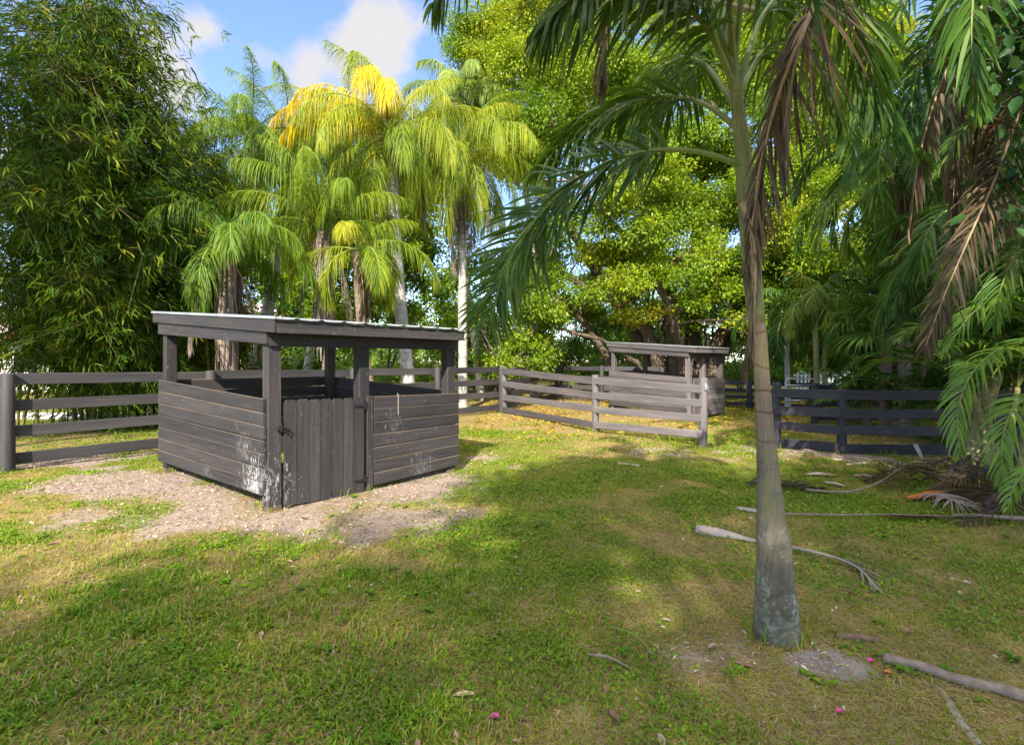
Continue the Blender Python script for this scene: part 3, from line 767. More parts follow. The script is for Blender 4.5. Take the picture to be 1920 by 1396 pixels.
# ------------------------------------------------------------------ fences
def fence(label, posts, rails, wood, pr=0.082, side=-1, rw=0.032, group='four-rail black board fences', name='board_fence', offs=None):
    """posts: (x, y, height); rails: list of (z_top, z_bottom) at the first and at the last post"""
    root = thing(name, label, 'fence', (posts[0][0], posts[0][1], 0), group)
    W = M[wood]
    pts = [np.array((p[0], p[1], 0.0)) for p in posts]
    n = len(pts)
    acc = [0]
    for a, b in zip(pts[:-1], pts[1:]): acc.append(acc[-1] + np.linalg.norm(b - a))
    for k, p in enumerate(posts):
        if p[2] <= 0: continue
        mb = MB()
        zz = np.array([-0.2, 0.02, p[2] * 0.5, p[2] - 0.012, p[2], p[2] + 0.001])
        jit = random.uniform(-0.012, 0.012)
        q = np.stack([np.full(6, p[0]) + jit * zz, np.full(6, p[1]), zz], 1)
        tube(mb, q, pr * np.array([1.04, 1.03, 1.0, 0.99, 0.90, 0.4]), 14, lump=0.012)
        mb.build('post', W, root, smooth=True)
    for (ra, rb) in rails:
        for k in range(n - 1):
            t0, t1 = acc[k] / acc[-1], acc[k + 1] / acc[-1]
            a = np.array(ra) * (1 - t0) + np.array(rb) * t0; b = np.array(ra) * (1 - t1) + np.array(rb) * t1
            d = unit(pts[k + 1] - pts[k]); nrm = np.array((d[1], -d[0], 0.0)) * side
            o = nrm * (pr + rw / 2 - 0.022)
            e0 = -0.02 if k == 0 else 0.003
            e1 = -0.02 if k == n - 2 else 0.003
            mb = MB(); jz = random.uniform(-0.014, 0.014)
            beam(mb, pts[k] + o + d * e0 + Zv * (a.mean() + jz), pts[k + 1] + o - d * e1 + Zv * (b.mean() - jz), rw, a[0] - a[1], Zv, 0.005, h1=b[0] - b[1])
            mb.build('rail', W, root)
    return root
PA = G(14, 884); PB = G(940, 773)
PB = PB * 1.0
def along(t): return PA + (PB - PA) * t
RA = [(1.363, 1.200), (0.995, 0.835), (0.635, 0.475), (0.250, 0.085)]
fence('long black board fence running from beside the bamboo to behind the near shelter',
      [(*along(t)[:2], 1.37) for t in (-0.56, -0.28, 0, 0.245, 0.52, 0.76, 1.0)], [(r, r) for r in RA], 'fence_wood')
PC = G(1117, 808); PD = G(1318, 835)
e_ = 0.10
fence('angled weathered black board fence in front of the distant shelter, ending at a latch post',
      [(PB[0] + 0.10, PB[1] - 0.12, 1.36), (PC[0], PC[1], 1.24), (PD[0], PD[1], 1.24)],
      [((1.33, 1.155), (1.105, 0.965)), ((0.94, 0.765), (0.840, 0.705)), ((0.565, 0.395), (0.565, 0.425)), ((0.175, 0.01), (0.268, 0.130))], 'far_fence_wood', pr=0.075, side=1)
sl = MB()
beam(sl, PD + Zv * 1.14 + np.array((0.02, -0.088, 0)), PD + Zv * 1.02 + np.array((0.02, -0.088, 0)), 0.02, 0.05, (1, 0, 0), 0.004)
tube(sl, [PD + np.array((-0.01, -0.10, 1.10)), PD + np.array((0.05, -0.11, 1.08)), PD + np.array((0.06, -0.10, 0.99))], 0.009, 6)
tag(sl.build('gate_latch', M['steel'], loc=PD + Zv), 'shiny steel gate latch fixed to the end post of the angled fence', 'latch')
B1 = G(1044, 749); B2 = G(1123, 754)
RB = [(1.335, 1.17), (0.97, 0.81), (0.61, 0.45), (0.235, 0.08)]
fence('shaded board fence at the back of the paddock under the fig tree',
      [(PB[0] + 0.15, PB[1] + 0.25, 0), (B1[0], B1[1], 1.36), (B2[0] + 0.1, B2[1], 1.36), (5.4, 18.4, 1.3)], [(r, r) for r in RB], 'fence_wood')
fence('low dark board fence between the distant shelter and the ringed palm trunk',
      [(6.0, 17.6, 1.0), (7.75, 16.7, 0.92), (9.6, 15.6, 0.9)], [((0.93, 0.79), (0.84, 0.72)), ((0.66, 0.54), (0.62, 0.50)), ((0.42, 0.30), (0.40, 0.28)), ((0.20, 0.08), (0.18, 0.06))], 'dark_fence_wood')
QA = G(1456, 838); QB = G(1578, 850)
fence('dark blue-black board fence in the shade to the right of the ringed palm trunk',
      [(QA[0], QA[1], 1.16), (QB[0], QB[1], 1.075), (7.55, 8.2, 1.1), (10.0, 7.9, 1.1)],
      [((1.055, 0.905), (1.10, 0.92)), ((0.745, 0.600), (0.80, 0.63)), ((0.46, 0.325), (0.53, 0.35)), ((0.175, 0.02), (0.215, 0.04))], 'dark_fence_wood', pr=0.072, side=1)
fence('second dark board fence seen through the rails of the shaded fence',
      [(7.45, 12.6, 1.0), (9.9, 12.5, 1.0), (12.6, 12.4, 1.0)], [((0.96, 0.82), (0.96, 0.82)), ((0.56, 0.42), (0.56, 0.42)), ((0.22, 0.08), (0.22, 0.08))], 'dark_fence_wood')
# tubular metal gate
tg = thing('tube_gate', 'grey tubular metal gate standing beyond the dark fence', 'gate', (7.9, 14.6, 0))
mb = MB(); a, b = np.array((7.85, 14.7, 0)), np.array((8.95, 14.5, 0))
rc = [a + Zv * 0.2, a + Zv * 0.95, a + Zv * 1.03 + (b - a) * 0.04, b + Zv * 1.03 - (b - a) * 0.04, b + Zv * 0.95, b + Zv * 0.2, a + Zv * 0.2]
tube(mb, rc, 0.022, 8, cap=False); mb.build('gate_frame', M['steel'], tg, smooth=True)
for z in (0.42, 0.64, 0.85):
    mb = MB(); tube(mb, [a + Zv * z, b + Zv * z], 0.017, 8); mb.build('bar', M['steel'], tg, smooth=True)
# white picket fence far off
wf = thing('picket_fence', 'far white picket fence glimpsed between the palm trunks', 'fence', (17, 26, 0))
mb = MB()
for k in range(46):
    x = 14.5 + k * 0.2
    beam(mb, (x, 26, 0.05), (x, 26, 0.98 + 0.12 * (k % 2)), 0.025, 0.11, (1, 0, 0), 0.004)
mb.build('picket_panel', M['white_paint'], wf)
for z in (0.35, 0.8):
    mb = MB(); beam(mb, (14.3, 26.05, z), (23.8, 26.05, z), 0.04, 0.1); mb.build('rail', M['white_paint'], wf)

# ------------------------------------------------------------------ house behind the bamboo
hs = thing('house', 'cream stucco house with a pale red tiled roof behind the bamboo', 'house', (-26, 26, 0))
mb = MB(); beam(mb, (-46, 26, 1.25), (-13.5, 26, 1.25), 0.3, 2.7, Zv, 0.01); mb.build('wall', M['stucco'], hs)
mb = MB(); beam(mb, (-47, 25.2, 2.78), (-12.8, 25.2, 2.78), 0.06, 0.22, Zv, 0.01); mb.build('eave', M['red_trim'], hs)
mb = MB()
V = [(-47, 25.15, 2.90), (-12.8, 25.15, 2.90), (-15, 31, 5.0), (-45, 31, 5.0), (-47, 37, 2.9), (-12.8, 37, 2.9)]
mb.add(V, [(0, 1, 2, 3), (3, 2, 5, 4)]); mb.add(V, [(1, 5, 2), (4, 0, 3)])
for k in range(14):
    t = k / 14
    beam(mb, np.array((-46.8 + 1.8 * t, 25.15 + 5.85 * t, 2.92 + 2.1 * t)), np.array((-12.9 - 2.1 * t, 25.15 + 5.85 * t, 2.92 + 2.1 * t)), 0.1, 0.05, (0, -0.34, 0.94), 0.01)
mb.build('roof', M['roof_tile'], hs)
for x in (-31, -24.5, -18):
    mb = MB(); beam(mb, (x - 0.7, 25.82, 1.5), (x + 0.7, 25.82, 1.5), 0.06, 1.25, Zv, 0.01); w_ = mb.build('window', M['white_paint'], hs)
    mb = MB(); beam(mb, (x - 0.6, 25.785, 1.5), (x + 0.6, 25.785, 1.5), 0.02, 1.05, Zv, 0.004); mb.build('pane', M['dark_glass'], w_)

# ------------------------------------------------------------------ palm fronds
def frond(mb, pts, nl=60, L=0.5, w=0.03, t0=0.12, a0=75, a1=22, b=(0, 0), droop=0.35, r0=0.02, r1=0.003, tint=0.4, tvar=0.18, tipcurl=0.0,
          lmin=0.25, K=4, twist=0.5, jit=8, miss=0.0, up=None, lm=1, rm=0, mid=0.45, sg_scale=1.0):
    q = spline(pts, 26)
    T = unit(np.gradient(q, axis=0))
    upv = Zv if up is None else unit(up)
    N = upv - T * (T @ upv)[:, None]
    ln = np.linalg.norm(N, axis=1)
    for k in range(1, len(N)):
        if ln[k] < 0.25: N[k] = N[k - 1] - T[k] * np.dot(N[k - 1], T[k])
    N = unit(N); S = np.cross(T, N)
    tube(mb, q, np.linspace(r0, r1, 26), 6, rm, 0.5, cap=False)
    t = np.linspace(t0, 0.995, nl)
    t = np.concatenate([t, t + 0.4 * (t[1] - t[0])]); sg = np.concatenate([np.ones(nl), -np.ones(nl)])
    t = np.clip(t + rng.normal(0, 0.25 / nl, 2 * nl), 0, 1)
    if miss: 
        k = rng.random(len(t)) > miss; t = t[k]; sg = sg[k]
    n = len(t); fi = t * 25
    def ip(A): return np.stack([np.interp(fi, np.arange(26), A[:, c]) for c in range(3)], 1)
    p, Tt, Nn, Ss = ip(q), unit(ip(T)), unit(ip(N)), unit(ip(S))
    prof = np.where(t < mid, 0.55 + 0.45 * np.sin(PI / 2 * np.clip((t - t0) / (mid - t0), 0, 1)), lmin + (1 - lmin) * np.cos(PI / 2 * np.clip((t - mid) / (1 - mid), 0, 1)) ** 0.8)
    Lf = L * prof * (0.88 + 0.24 * rng.random(n))
    Lf = Lf * np.where(sg > 0, sg_scale, 1.0)
    a = np.radians((a0 + (a1 - a0) * t) * np.where(sg > 0, sg_scale, 1.0) + rng.normal(0, jit, n)); bb = np.radians(b[0] + (b[1] - b[0]) * rng.random(n))
    d = np.cos(a)[:, None] * Tt + np.sin(a)[:, None] * (np.cos(bb)[:, None] * Ss * sg[:, None] + np.sin(bb)[:, None] * Nn)
    W = unit(Tt - d * (Tt * d).sum(1)[:, None]); W2 = np.cross(d, W)
    tw = rng.normal(0, twist, n)[:, None]
    W = np.cos(tw) * W + np.sin(tw) * W2
    dr = (droop * (0.7 + 0.6 * rng.random(n)))[:, None]
    s = np.linspace(0, 1, K + 1)
    wp = np.interp(s, [0, 0.15, 0.45, 0.8, 1], [0.45, 0.85, 1.0, 0.62, 0.05])
    V = np.zeros((n, K + 1, 2, 3))
    for k in range(K + 1):
        c = p + d * (Lf * s[k])[:, None] * (1 - 0.28 * dr * s[k]) - Zv * (Lf[:, None] * dr * s[k] ** 2)
        V[:, k, 0] = c - W * (w / 2 * wp[k] * (0.85 + 0.15)); V[:, k, 1] = c + W * (w / 2 * wp[k])
    base = np.arange(n)[:, None, None] * 2 * (K + 1) + np.arange(K)[None, :, None] * 2 + np.array([0, 1, 3, 2])[None, None]
    tt = np.clip(tint + rng.normal(0, tvar, n), 0, 1)
    tt = np.repeat(tt, 2 * (K + 1))
    mb.add(V.reshape(-1, 3), base.reshape(-1, 4), lm, tt)
def arc(base, az, el, L, curve, n=7, pw=1.3, side=0.0):
    pts = [np.array(base, float)]
    for k in range(n):
        s = (k + 0.5) / n
        e = el - curve * s ** pw; a_ = az + side * s
        pts.append(pts[-1] + L / n * np.array((math.cos(e) * math.cos(a_), math.cos(e) * math.sin(a_), math.sin(e))))
    return pts

def ragged_skirt(mb, p_top, z0, z1, r, n, mat=0):
    """dead fibres hanging round a trunk"""
    for k in range(n):
        a = rng.random() * 2 * PI; zt = z0 + (z1 - z0) * rng.random()
        ln = 0.5 + 0.9 * rng.random(); rr = r * (0.9 + 0.5 * rng.random())
        c = np.array((p_top[0] + math.cos(a) * rr, p_top[1] + math.sin(a) * rr, zt))
        o = np.array((math.cos(a), math.sin(a), 0)); s = np.array((-math.sin(a), math.cos(a), 0)) * (0.012 + 0.022 * rng.random())
        V = [c - s, c + s, c + o * 0.05 - Zv * ln * 0.5 + s, c + o * 0.05 - Zv * ln * 0.5 - s, c + o * 0.03 - Zv * ln + s * 0.4, c + o * 0.03 - Zv * ln - s * 0.4]
        mb.add(V, [(0, 1, 2, 3), (3, 2, 4, 5)], mat, rng.random())

def palm(name, label, base, top, nf=18, L=2.6, r=(0.17, 0.13), trunk='pale_trunk', leaf='queen_leaf', el=(80, -25), curve=110, leaflet=(0.55, 0.026), nl=120, droop=0.75,
         b=(-25, 40), tint=0.45, group=None, dead=0, dead_leaf='grey_leaf', skirt=0, cat='palm', shaft=None, special=(), spear=0, az0=None, rach='rachis_green', Ksh=0.8, stub=6, bulge=1.15, az_range=None, K=4):
    base = np.array(base, float); top = np.array(top, float)
    root = thing(name, label, cat, (base[0], base[1], 0), group)
    mb = MB()
    midp = (base + top) / 2 + np.array((rng.normal(0, 0.05), rng.normal(0, 0.05), 0)) * np.linalg.norm(top - base) * 0.3
    q = spline([base - Zv * 0.2, base + (midp - base) * 0.35, midp, top], 26)
    s = np.linspace(0, 1, 26)
    rr = (r[0] + (r[1] - r[0]) * s) * (1 + (bulge - 1) * np.exp(-s * 14))
    tube(mb, q, rr, 14, lump=0.03)
    mb.build('trunk', M[trunk], root, smooth=True)
    if shaft:
        mb = MB(); qs = spline([top - Zv * 0.02, top + (top - midp) * 0.02 + Zv * shaft * 0.6, top + Zv * shaft], 8)
        tube(mb, qs, np.array([r[1] * 1.08, r[1] * 1.25, r[1] * 1.2, r[1] * 1.1, r[1], r[1] * 0.8, r[1] * 0.6, r[1] * 0.4]), 12); mb.build('crownshaft', M['crownshaft'], root, smooth=True)
    if stub:
        mb = MB()
        for k in range(stub):
            a_ = rng.random() * 2 * PI; zt = top - Zv * (0.1 + 0.5 * rng.random())
            o_ = np.array((math.cos(a_), math.sin(a_), 0))
            tube(mb, [zt + o_ * r[1] * 0.7, zt + o_ * (r[1] + 0.07) + Zv * 0.16, zt + o_ * (r[1] + 0.16) + Zv * 0.22], [0.05, 0.035, 0.02], 6, flat=0.5)
        mb.build('leaf_bases', M['brown_trunk'], root)
    if skirt:
        mb = MB(); ragged_skirt(mb, top, max(0.4, top[2] - skirt * 1.0), top[2] + 0.1, r[1] * 1.15, int(90 * skirt)); mb.build('dead_skirt', M['grey_leaf'] , root)
    az = rng.random() * 6 if az0 is None else az0
    c = top + Zv * (shaft * 0.85 if shaft else 0.05)
    for k in range(nf):
        t = (k + 0.5) / nf
        a_ = az + k * 2.39996 + rng.normal(0, 0.25)
        if az_range: a_ = az_range[0] + (az_range[1] - az_range[0]) * ((k * 0.618) % 1)
        e = R(el[0] + (el[1] - el[0]) * t ** 0.9 + rng.normal(0, 5)); Lk = L * (0.85 + 0.3 * rng.random()) * (Ksh + (1 - Ksh) * math.sin(PI * t))
        cv = R(curve * (0.8 + 0.35 * rng.random()) * (0.75 + 0.25 * math.cos(e)))
        mb = MB()
        frond(mb, arc(c + rng.normal(0, 0.03, 3), a_, e, Lk, cv, side=rng.normal(0, 0.25)), nl, leaflet[0] * (0.9 + 0.2 * rng.random()), leaflet[1], b=b, droop=droop, r0=0.026, tint=tint + rng.normal(0, 0.10), K=K)
        mb.build('frond', [M[rach], M[leaf]], root)
    for (a_, e, Lk, cv, mk, rk) in special:
        mb = MB(); frond(mb, arc(c, a_, R(e), Lk, R(cv)), nl, leaflet[0] * 1.05, leaflet[1] * 1.05, b=b, droop=droop, r0=0.028, tint=0.55, K=K)
        mb.build('frond', [M[rk], M[mk]], root)
    for k in range(dead):
        a_ = rng.random() * 2 * PI; mb = MB()
        frond(mb, arc(c - Zv * 0.25, a_, R(-25 - 25 * rng.random()), L * (0.65 + 0.4 * rng.random()), R(62), pw=0.5), 46, leaflet[0] * 0.75, leaflet[1] * 1.1, b=(-30, 10), a0=40, a1=14, droop=0.9, r0=0.02, tint=0.5, tvar=0.25, jit=14, K=3)
        mb.build('dead_frond', [M['rachis_brown'], M[dead_leaf]], root)
    if spear:
        mb = MB(); tube(mb, [c, c + Zv * spear * 0.6 + np.array((-0.06, 0, 0)), c + Zv * spear + np.array((-0.14, 0, 0))], [0.03, 0.018, 0.003], 6); mb.build('spear_leaf', M['rachis_green'], root)
    return root

def gb(px, Y): return np.array(((px - CX) / F * Y, Y, 0.0))
QG = 'queen palms beyond the near shelter'
palm('queen_palm', 'queen palm with a shaggy dark trunk beside the bamboo, deep green drooping crown', gb(434, 11.4), P(424, 465, 11.4), 17, 2.3, (0.13, 0.13), 'brown_trunk', 'queen_leaf', tint=0.22, skirt=2.2, group=QG, dead=3, el=(84, -10), dead_leaf='grey_leaf', droop=0.9, leaflet=(0.6, 0.017), spear=0)
palm('queen_palm', 'stocky queen palm with a thick brown fibrous trunk directly behind the near shelter roof', gb(610, 13), P(606, 435, 13), 18, 2.9, (0.17, 0.14), 'brown_trunk', 'queen_leaf', tint=0.5, skirt=2.0, group=QG, dead=2, el=(88, 22), curve=98, droop=1.1, leaflet=(0.70, 0.017), stub=14)
palm('queen_palm', 'tall queen palm with bright yellow dying fronds above a brown upper trunk', gb(772, 14.5), P(733, 262, 14.5), 26, 3.5, (0.19, 0.16), 'pale_trunk', 'queen_leaf', tint=0.68, skirt=0.6, group=QG, dead=3, el=(80, -20), curve=108, droop=1.1, leaflet=(0.72, 0.018), stub=14,
     special=[(PI * 1.16, 40, 3.5, 100, 'yellow_leaf', 'rachis_brown'), (PI * 1.24, 52, 3.4, 120, 'yellow_leaf', 'rachis_brown'), (PI * 1.20, 26, 3.3, 90, 'yellow_leaf', 'rachis_brown'), (PI * 1.48, 66, 3.5, 150, 'yellow_leaf', 'rachis_brown'), (PI * 1.56, 55, 3.2, 135, 'yellow_leaf', 'rachis_brown')])
palm('queen_palm', 'slim white-trunked queen palm with long brown dead fronds hanging to one side', gb(868, 16), P(866, 290, 16), 25, 3.5, (0.15, 0.12), 'pale_trunk', 'queen_leaf', tint=0.66, skirt=1.6, group=QG, dead=8, el=(75, -35), curve=108, droop=1.1, leaflet=(0.72, 0.019))
palm('queen_palm', 'pale green weeping queen palm rising behind the white-trunked one', gb(905, 20), P(868, 190, 20), 26, 3.4, (0.15, 0.12), 'pale_trunk', 'queen_leaf_pale', tint=0.4, group=QG, dead=2, el=(75, -40), curve=130, droop=1.0, leaflet=(0.7, 0.03))
palm('queen_palm', 'pale weeping queen palm standing against the fig tree crown', gb(1000, 20.5), P(975, 250, 20.5), 13, 2.1, (0.14, 0.11), 'pale_trunk', 'queen_leaf_pale', tint=0.5, group=QG, dead=3, el=(70, -40), curve=130, droop=1.0, leaflet=(0.65, 0.03))
palm('queen_palm', 'short leaning queen palm with one long arching bright frond over the shelter roof', gb(705, 12.2), P(668, 470, 12.2), 9, 1.9, (0.12, 0.10), 'brown_trunk', 'queen_leaf', tint=0.62, group=QG, dead=3, el=(65, -25), curve=105, droop=0.85, leaflet=(0.55, 0.017),
     special=[(-0.15, 22, 2.5, 105, 'queen_leaf', 'rachis_green')], dead_leaf='brown_leaf')
palm('queen_palm', 'queen palm with a bare pale trunk standing behind the dark-crowned palm', gb(414, 15.5), P(470, 265, 15.5), 22, 3.2, (0.22, 0.17), 'pale_trunk', 'queen_leaf', tint=0.36, group=QG, el=(82, -30), curve=112, droop=0.8, leaflet=(0.62, 0.019), dead=2, spear=1.6)
palm('queen_palm', 'queen palm with a pale trunk and dense green crown between the two shaggy palms', gb(455, 16.5), P(545, 300, 16.5), 26, 3.7, (0.20, 0.16), 'pale_trunk', 'queen_leaf', tint=0.50, group=QG, el=(80, -35), curve=104, droop=1.1, leaflet=(0.72, 0.02), dead=2)
palm('queen_palm', 'narrow pale-trunked queen palm farthest back behind the shelter gate', gb(563, 19), P(650, 255, 19), 26, 3.6, (0.14, 0.12), 'pale_trunk', 'queen_leaf', tint=0.62, group=QG, el=(80, -35), curve=118, droop=0.9, leaflet=(0.65, 0.022), dead=2)
# low bushy palms beyond the fence
for px, Y, h, lab in ((545, 17.5, 0.6, 'low bright green bushy palm seen through the shelter just right of its corner post'),
                      (690, 18.5, 0.5, 'low bright green bushy palm behind the gate post of the shelter'),
                      (800, 19.5, 0.7, 'low bushy palm between the two pale trunks right of the shelter'),
                      (1095, 25.5, 0.8, 'low shaded bushy palm beyond the back paddock fence under the fig')):
    palm('bushy_palm', lab, gb(px, Y), gb(px, Y) + Zv * h, 16, 2.1, (0.12, 0.1), 'brown_trunk', 'areca_leaf', el=(82, 10), curve=80, droop=0.35, leaflet=(0.5, 0.035), nl=40, b=(5, 30), tint=0.6, group='low bushy palms beyond the fence', stub=0, K=3)

# ------------------------------------------------------------------ near palm
NY = 2.87
root = thing('foxtail_palm', 'ringed grey palm trunk leaning in the open lawn with dark fronds overhead', 'palm', G(1458, 1196))
tp = [(1459, 1215, 98), (1458, 1196, 96), (1456, 1160, 86), (1455, 1120, 80), (1453, 1065, 71), (1452, 1035, 67), (1450, 1012, 66), (1447, 985, 57), (1444, 940, 51), (1440, 880, 42), (1434, 800, 34.5), (1429, 720, 31), (1424, 640, 30), (1420, 600, 30)]
q = np.array([P(a, b, NY) for a, b, c in tp]); rr = np.array([c * NY / F / 2 * 0.89 for a, b, c in tp])
qq = spline(q, 150)
zz = qq[:, 2]; rad = np.interp(zz, q[:, 2], rr)
rad = rad * (1 + 0.022 * np.exp(-((((zz + 0.03) / 0.145) % 1 - 0.5) / 0.10) ** 2) * np.clip((zz - 0.55) / 0.5, 0.25, 1)) + rng.normal(0, 0.0006, 150)
mb = MB(); tube(mb, qq, rad, 28, lump=0.018); mb.build('trunk', M['near_trunk'], root, smooth=True)
tp2 = [(1420, 606, 32), (1416, 575, 35), (1411, 520, 36), (1404, 430, 37), (1397, 340, 36), (1390, 260, 31), (1382, 190, 25), (1376, 120, 20), (1370, 30, 14)]
q = np.array([P(a, b, NY) for a, b, c in tp2]); rr = np.array([c * NY / F / 2 * 0.89 for a, b, c in tp2])
qq = spline(q, 30); rad = np.interp(qq[:, 2], q[:, 2], rr)
mb = MB(); tube(mb, qq, rad, 20, lump=0.02); mb.build('crownshaft', M['crownshaft'], root, smooth=True)
def near_frond(pts, leaf='near_leaf', rach='rachis_green', name='frond', **kw):
    a = dict(nl=104, L=0.45, w=0.026, b=(-65, 65), droop=0.28, r0=0.019, r1=0.003, tint=0.35, tvar=0.2, K=5, t0=0.16, a0=68, a1=26, twist=0.5, jit=9)
    a.update(kw)
    mb = MB(); frond(mb, [P(*p) for p in pts], **a)
    mb.build(name, [M[rach], M[leaf]], root)
near_frond([(1398, 312, 2.85), (1300, 283, 2.9), (1190, 288, 3.05), (1085, 335, 3.3), (1000, 420, 3.5), (940, 520, 3.65), (915, 590, 3.7)], nl=125, t0=0.20, L=0.48, w=0.023, droop=0.22, tint=0.22, b=(-45, 50), a0=66, a1=40, lmin=0.55, jit=10, up=(0.1, -0.72, 0.68))
near_frond([(1388, 245, 2.87), (1320, 195, 3.1), (1240, 180, 3.4), (1150, 205, 3.7), (1060, 260, 4.0), (1000, 330, 4.2)], t0=0.22, L=0.48, tint=0.38, droop=0.5)
near_frond([(1380, 170, 2.87), (1330, 60, 2.8), (1260, -10, 2.7), (1170, -40, 2.6), (1080, -5, 2.5), (1010, 60, 2.45)], t0=0.2, L=0.42, tint=0.35, droop=0.6)
near_frond([(1378, 140, 2.87), (1300, -60, 2.8), (1180, -170, 2.75), (1010, -190, 2.7), (880, -110, 2.7), (812, 10, 2.7)], t0=0.2, L=0.40, tint=0.25, droop=0.75, nl=70)
near_frond([(1372, 90, 2.87), (1345, -20, 3.0), (1320, -120, 3.3), (1270, -150, 3.8), (1200, -90, 4.2), (1150, 20, 4.4)], t0=0.2, L=0.5, tint=0.4, droop=0.6)
near_frond([(1380, 200, 2.87), (1320, 120, 3.3), (1270, 110, 3.8), (1230, 150, 4.3), (1200, 230, 4.6), (1190, 330, 4.7)], t0=0.2, L=0.5, tint=0.4, droop=0.6)
near_frond([(1385, 160, 2.87), (1430, 30, 2.9), (1500, -30, 3.1), (1580, 10, 3.3), (1630, 110, 3.5), (1645, 220, 3.6)], t0=0.2, L=0.46, tint=0.3, droop=0.6)
near_frond([(1378, 100, 2.87), (1400, -60, 2.6), (1450, -160, 2.2), (1540, -180, 1.9), (1650, -120, 1.7)], t0=0.2, L=0.46, tint=0.3, droop=0.6)
near_frond([(1376, 110, 2.87), (1360, -80, 2.5), (1330, -250, 2.1), (1250, -330, 1.7), (1140, -300, 1.5)], t0=0.2, L=0.46, tint=0.3, droop=0.5)
near_frond([(1382, 180, 2.87), (1440, 90, 3.4), (1500, 90, 4.0), (1550, 150, 4.5), (1580, 240, 4.8)], t0=0.2, L=0.5, tint=0.45, droop=0.6)
# dead fronds hanging down the trunk
near_frond([(1480, -120, 2.72), (1528, -20, 2.66), (1505, 60, 2.6), (1468, 150, 2.6), (1442, 240, 2.62), (1420, 340, 2.66), (1408, 440, 2.7), (1398, 520, 2.72)], 'brown_leaf', 'rachis_brown', 'dead_frond', nl=110, L=0.48, w=0.017, a0=38, a1=12, sg_scale=0.55, b=(-35, 35), droop=0.34, miss=0.12, up=(-0.15, -1, 0.1), tint=0.5, tvar=0.26, t0=0.08, jit=11, mid=0.2, lmin=0.16, twist=0.9)
near_frond([(1392, 380, 2.72), (1408, 430, 2.70), (1414, 520, 2.69), (1410, 590, 2.70), (1404, 660, 2.72), (1400, 705, 2.74)], 'brown_leaf', 'rachis_brown', 'dead_frond', nl=38, L=0.22, w=0.014, a0=45, a1=25, b=(-20, 20), droop=0.4, tint=0.55, tvar=0.25, t0=0.05, lmin=0.3)
near_frond([(1420, 20, 2.9), (1180, -20, 3.2), (1135, 60, 3.3), (1128, 160, 3.35)], 'brown_leaf', 'rachis_brown', 'dead_frond', nl=30, L=0.24, w=0.02, a0=30, a1=12, b=(-20, 20), droop=0.5, tint=0.6, t0=0.6, lmin=0.5)

# ------------------------------------------------------------------ shaded palms on the right
JG = 'shaded palms crowding the right side of the lawn'
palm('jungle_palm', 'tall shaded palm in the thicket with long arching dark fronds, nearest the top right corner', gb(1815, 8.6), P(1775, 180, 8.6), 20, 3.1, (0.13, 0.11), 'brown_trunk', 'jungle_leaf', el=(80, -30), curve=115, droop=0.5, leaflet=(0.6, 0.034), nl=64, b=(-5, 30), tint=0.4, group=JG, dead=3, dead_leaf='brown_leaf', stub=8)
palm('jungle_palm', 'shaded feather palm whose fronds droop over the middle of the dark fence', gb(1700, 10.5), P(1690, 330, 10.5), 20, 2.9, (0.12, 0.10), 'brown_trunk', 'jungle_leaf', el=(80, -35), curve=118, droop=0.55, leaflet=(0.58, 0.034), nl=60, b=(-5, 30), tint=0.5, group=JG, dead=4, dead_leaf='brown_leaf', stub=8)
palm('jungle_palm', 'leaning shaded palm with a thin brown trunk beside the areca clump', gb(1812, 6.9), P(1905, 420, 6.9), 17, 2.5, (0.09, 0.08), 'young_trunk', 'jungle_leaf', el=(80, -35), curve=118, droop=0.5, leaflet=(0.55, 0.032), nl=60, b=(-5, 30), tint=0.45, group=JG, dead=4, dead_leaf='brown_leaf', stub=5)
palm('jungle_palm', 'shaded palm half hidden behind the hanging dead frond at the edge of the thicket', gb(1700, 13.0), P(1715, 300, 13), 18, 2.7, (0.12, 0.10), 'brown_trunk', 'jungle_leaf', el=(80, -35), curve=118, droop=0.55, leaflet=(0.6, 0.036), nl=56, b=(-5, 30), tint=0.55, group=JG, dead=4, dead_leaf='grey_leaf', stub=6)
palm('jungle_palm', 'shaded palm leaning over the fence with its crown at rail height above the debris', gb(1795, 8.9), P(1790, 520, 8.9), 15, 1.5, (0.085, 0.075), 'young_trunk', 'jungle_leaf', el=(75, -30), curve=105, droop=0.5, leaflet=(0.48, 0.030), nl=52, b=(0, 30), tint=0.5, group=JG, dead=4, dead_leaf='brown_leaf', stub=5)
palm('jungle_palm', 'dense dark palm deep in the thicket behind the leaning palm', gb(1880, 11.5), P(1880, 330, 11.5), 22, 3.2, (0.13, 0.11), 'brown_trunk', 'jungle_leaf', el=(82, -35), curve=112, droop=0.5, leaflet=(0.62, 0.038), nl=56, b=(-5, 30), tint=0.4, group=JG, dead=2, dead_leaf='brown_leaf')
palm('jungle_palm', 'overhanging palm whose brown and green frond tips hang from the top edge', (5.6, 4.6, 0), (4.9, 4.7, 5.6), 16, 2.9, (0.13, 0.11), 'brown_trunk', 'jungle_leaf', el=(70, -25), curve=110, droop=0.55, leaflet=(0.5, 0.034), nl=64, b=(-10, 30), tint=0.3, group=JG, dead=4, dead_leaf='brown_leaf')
palm('young_palm', 'slender young palm with a green-brown trunk standing just beyond the dark fence', gb(1533, 13.3), P(1528, 600, 13.3), 13, 1.7, (0.075, 0.06), 'young_trunk', 'jungle_leaf', el=(72, -40), curve=105, droop=0.7, leaflet=(0.42, 0.034), nl=46, b=(-30, 40), tint=0.7, shaft=0.7, stub=0)
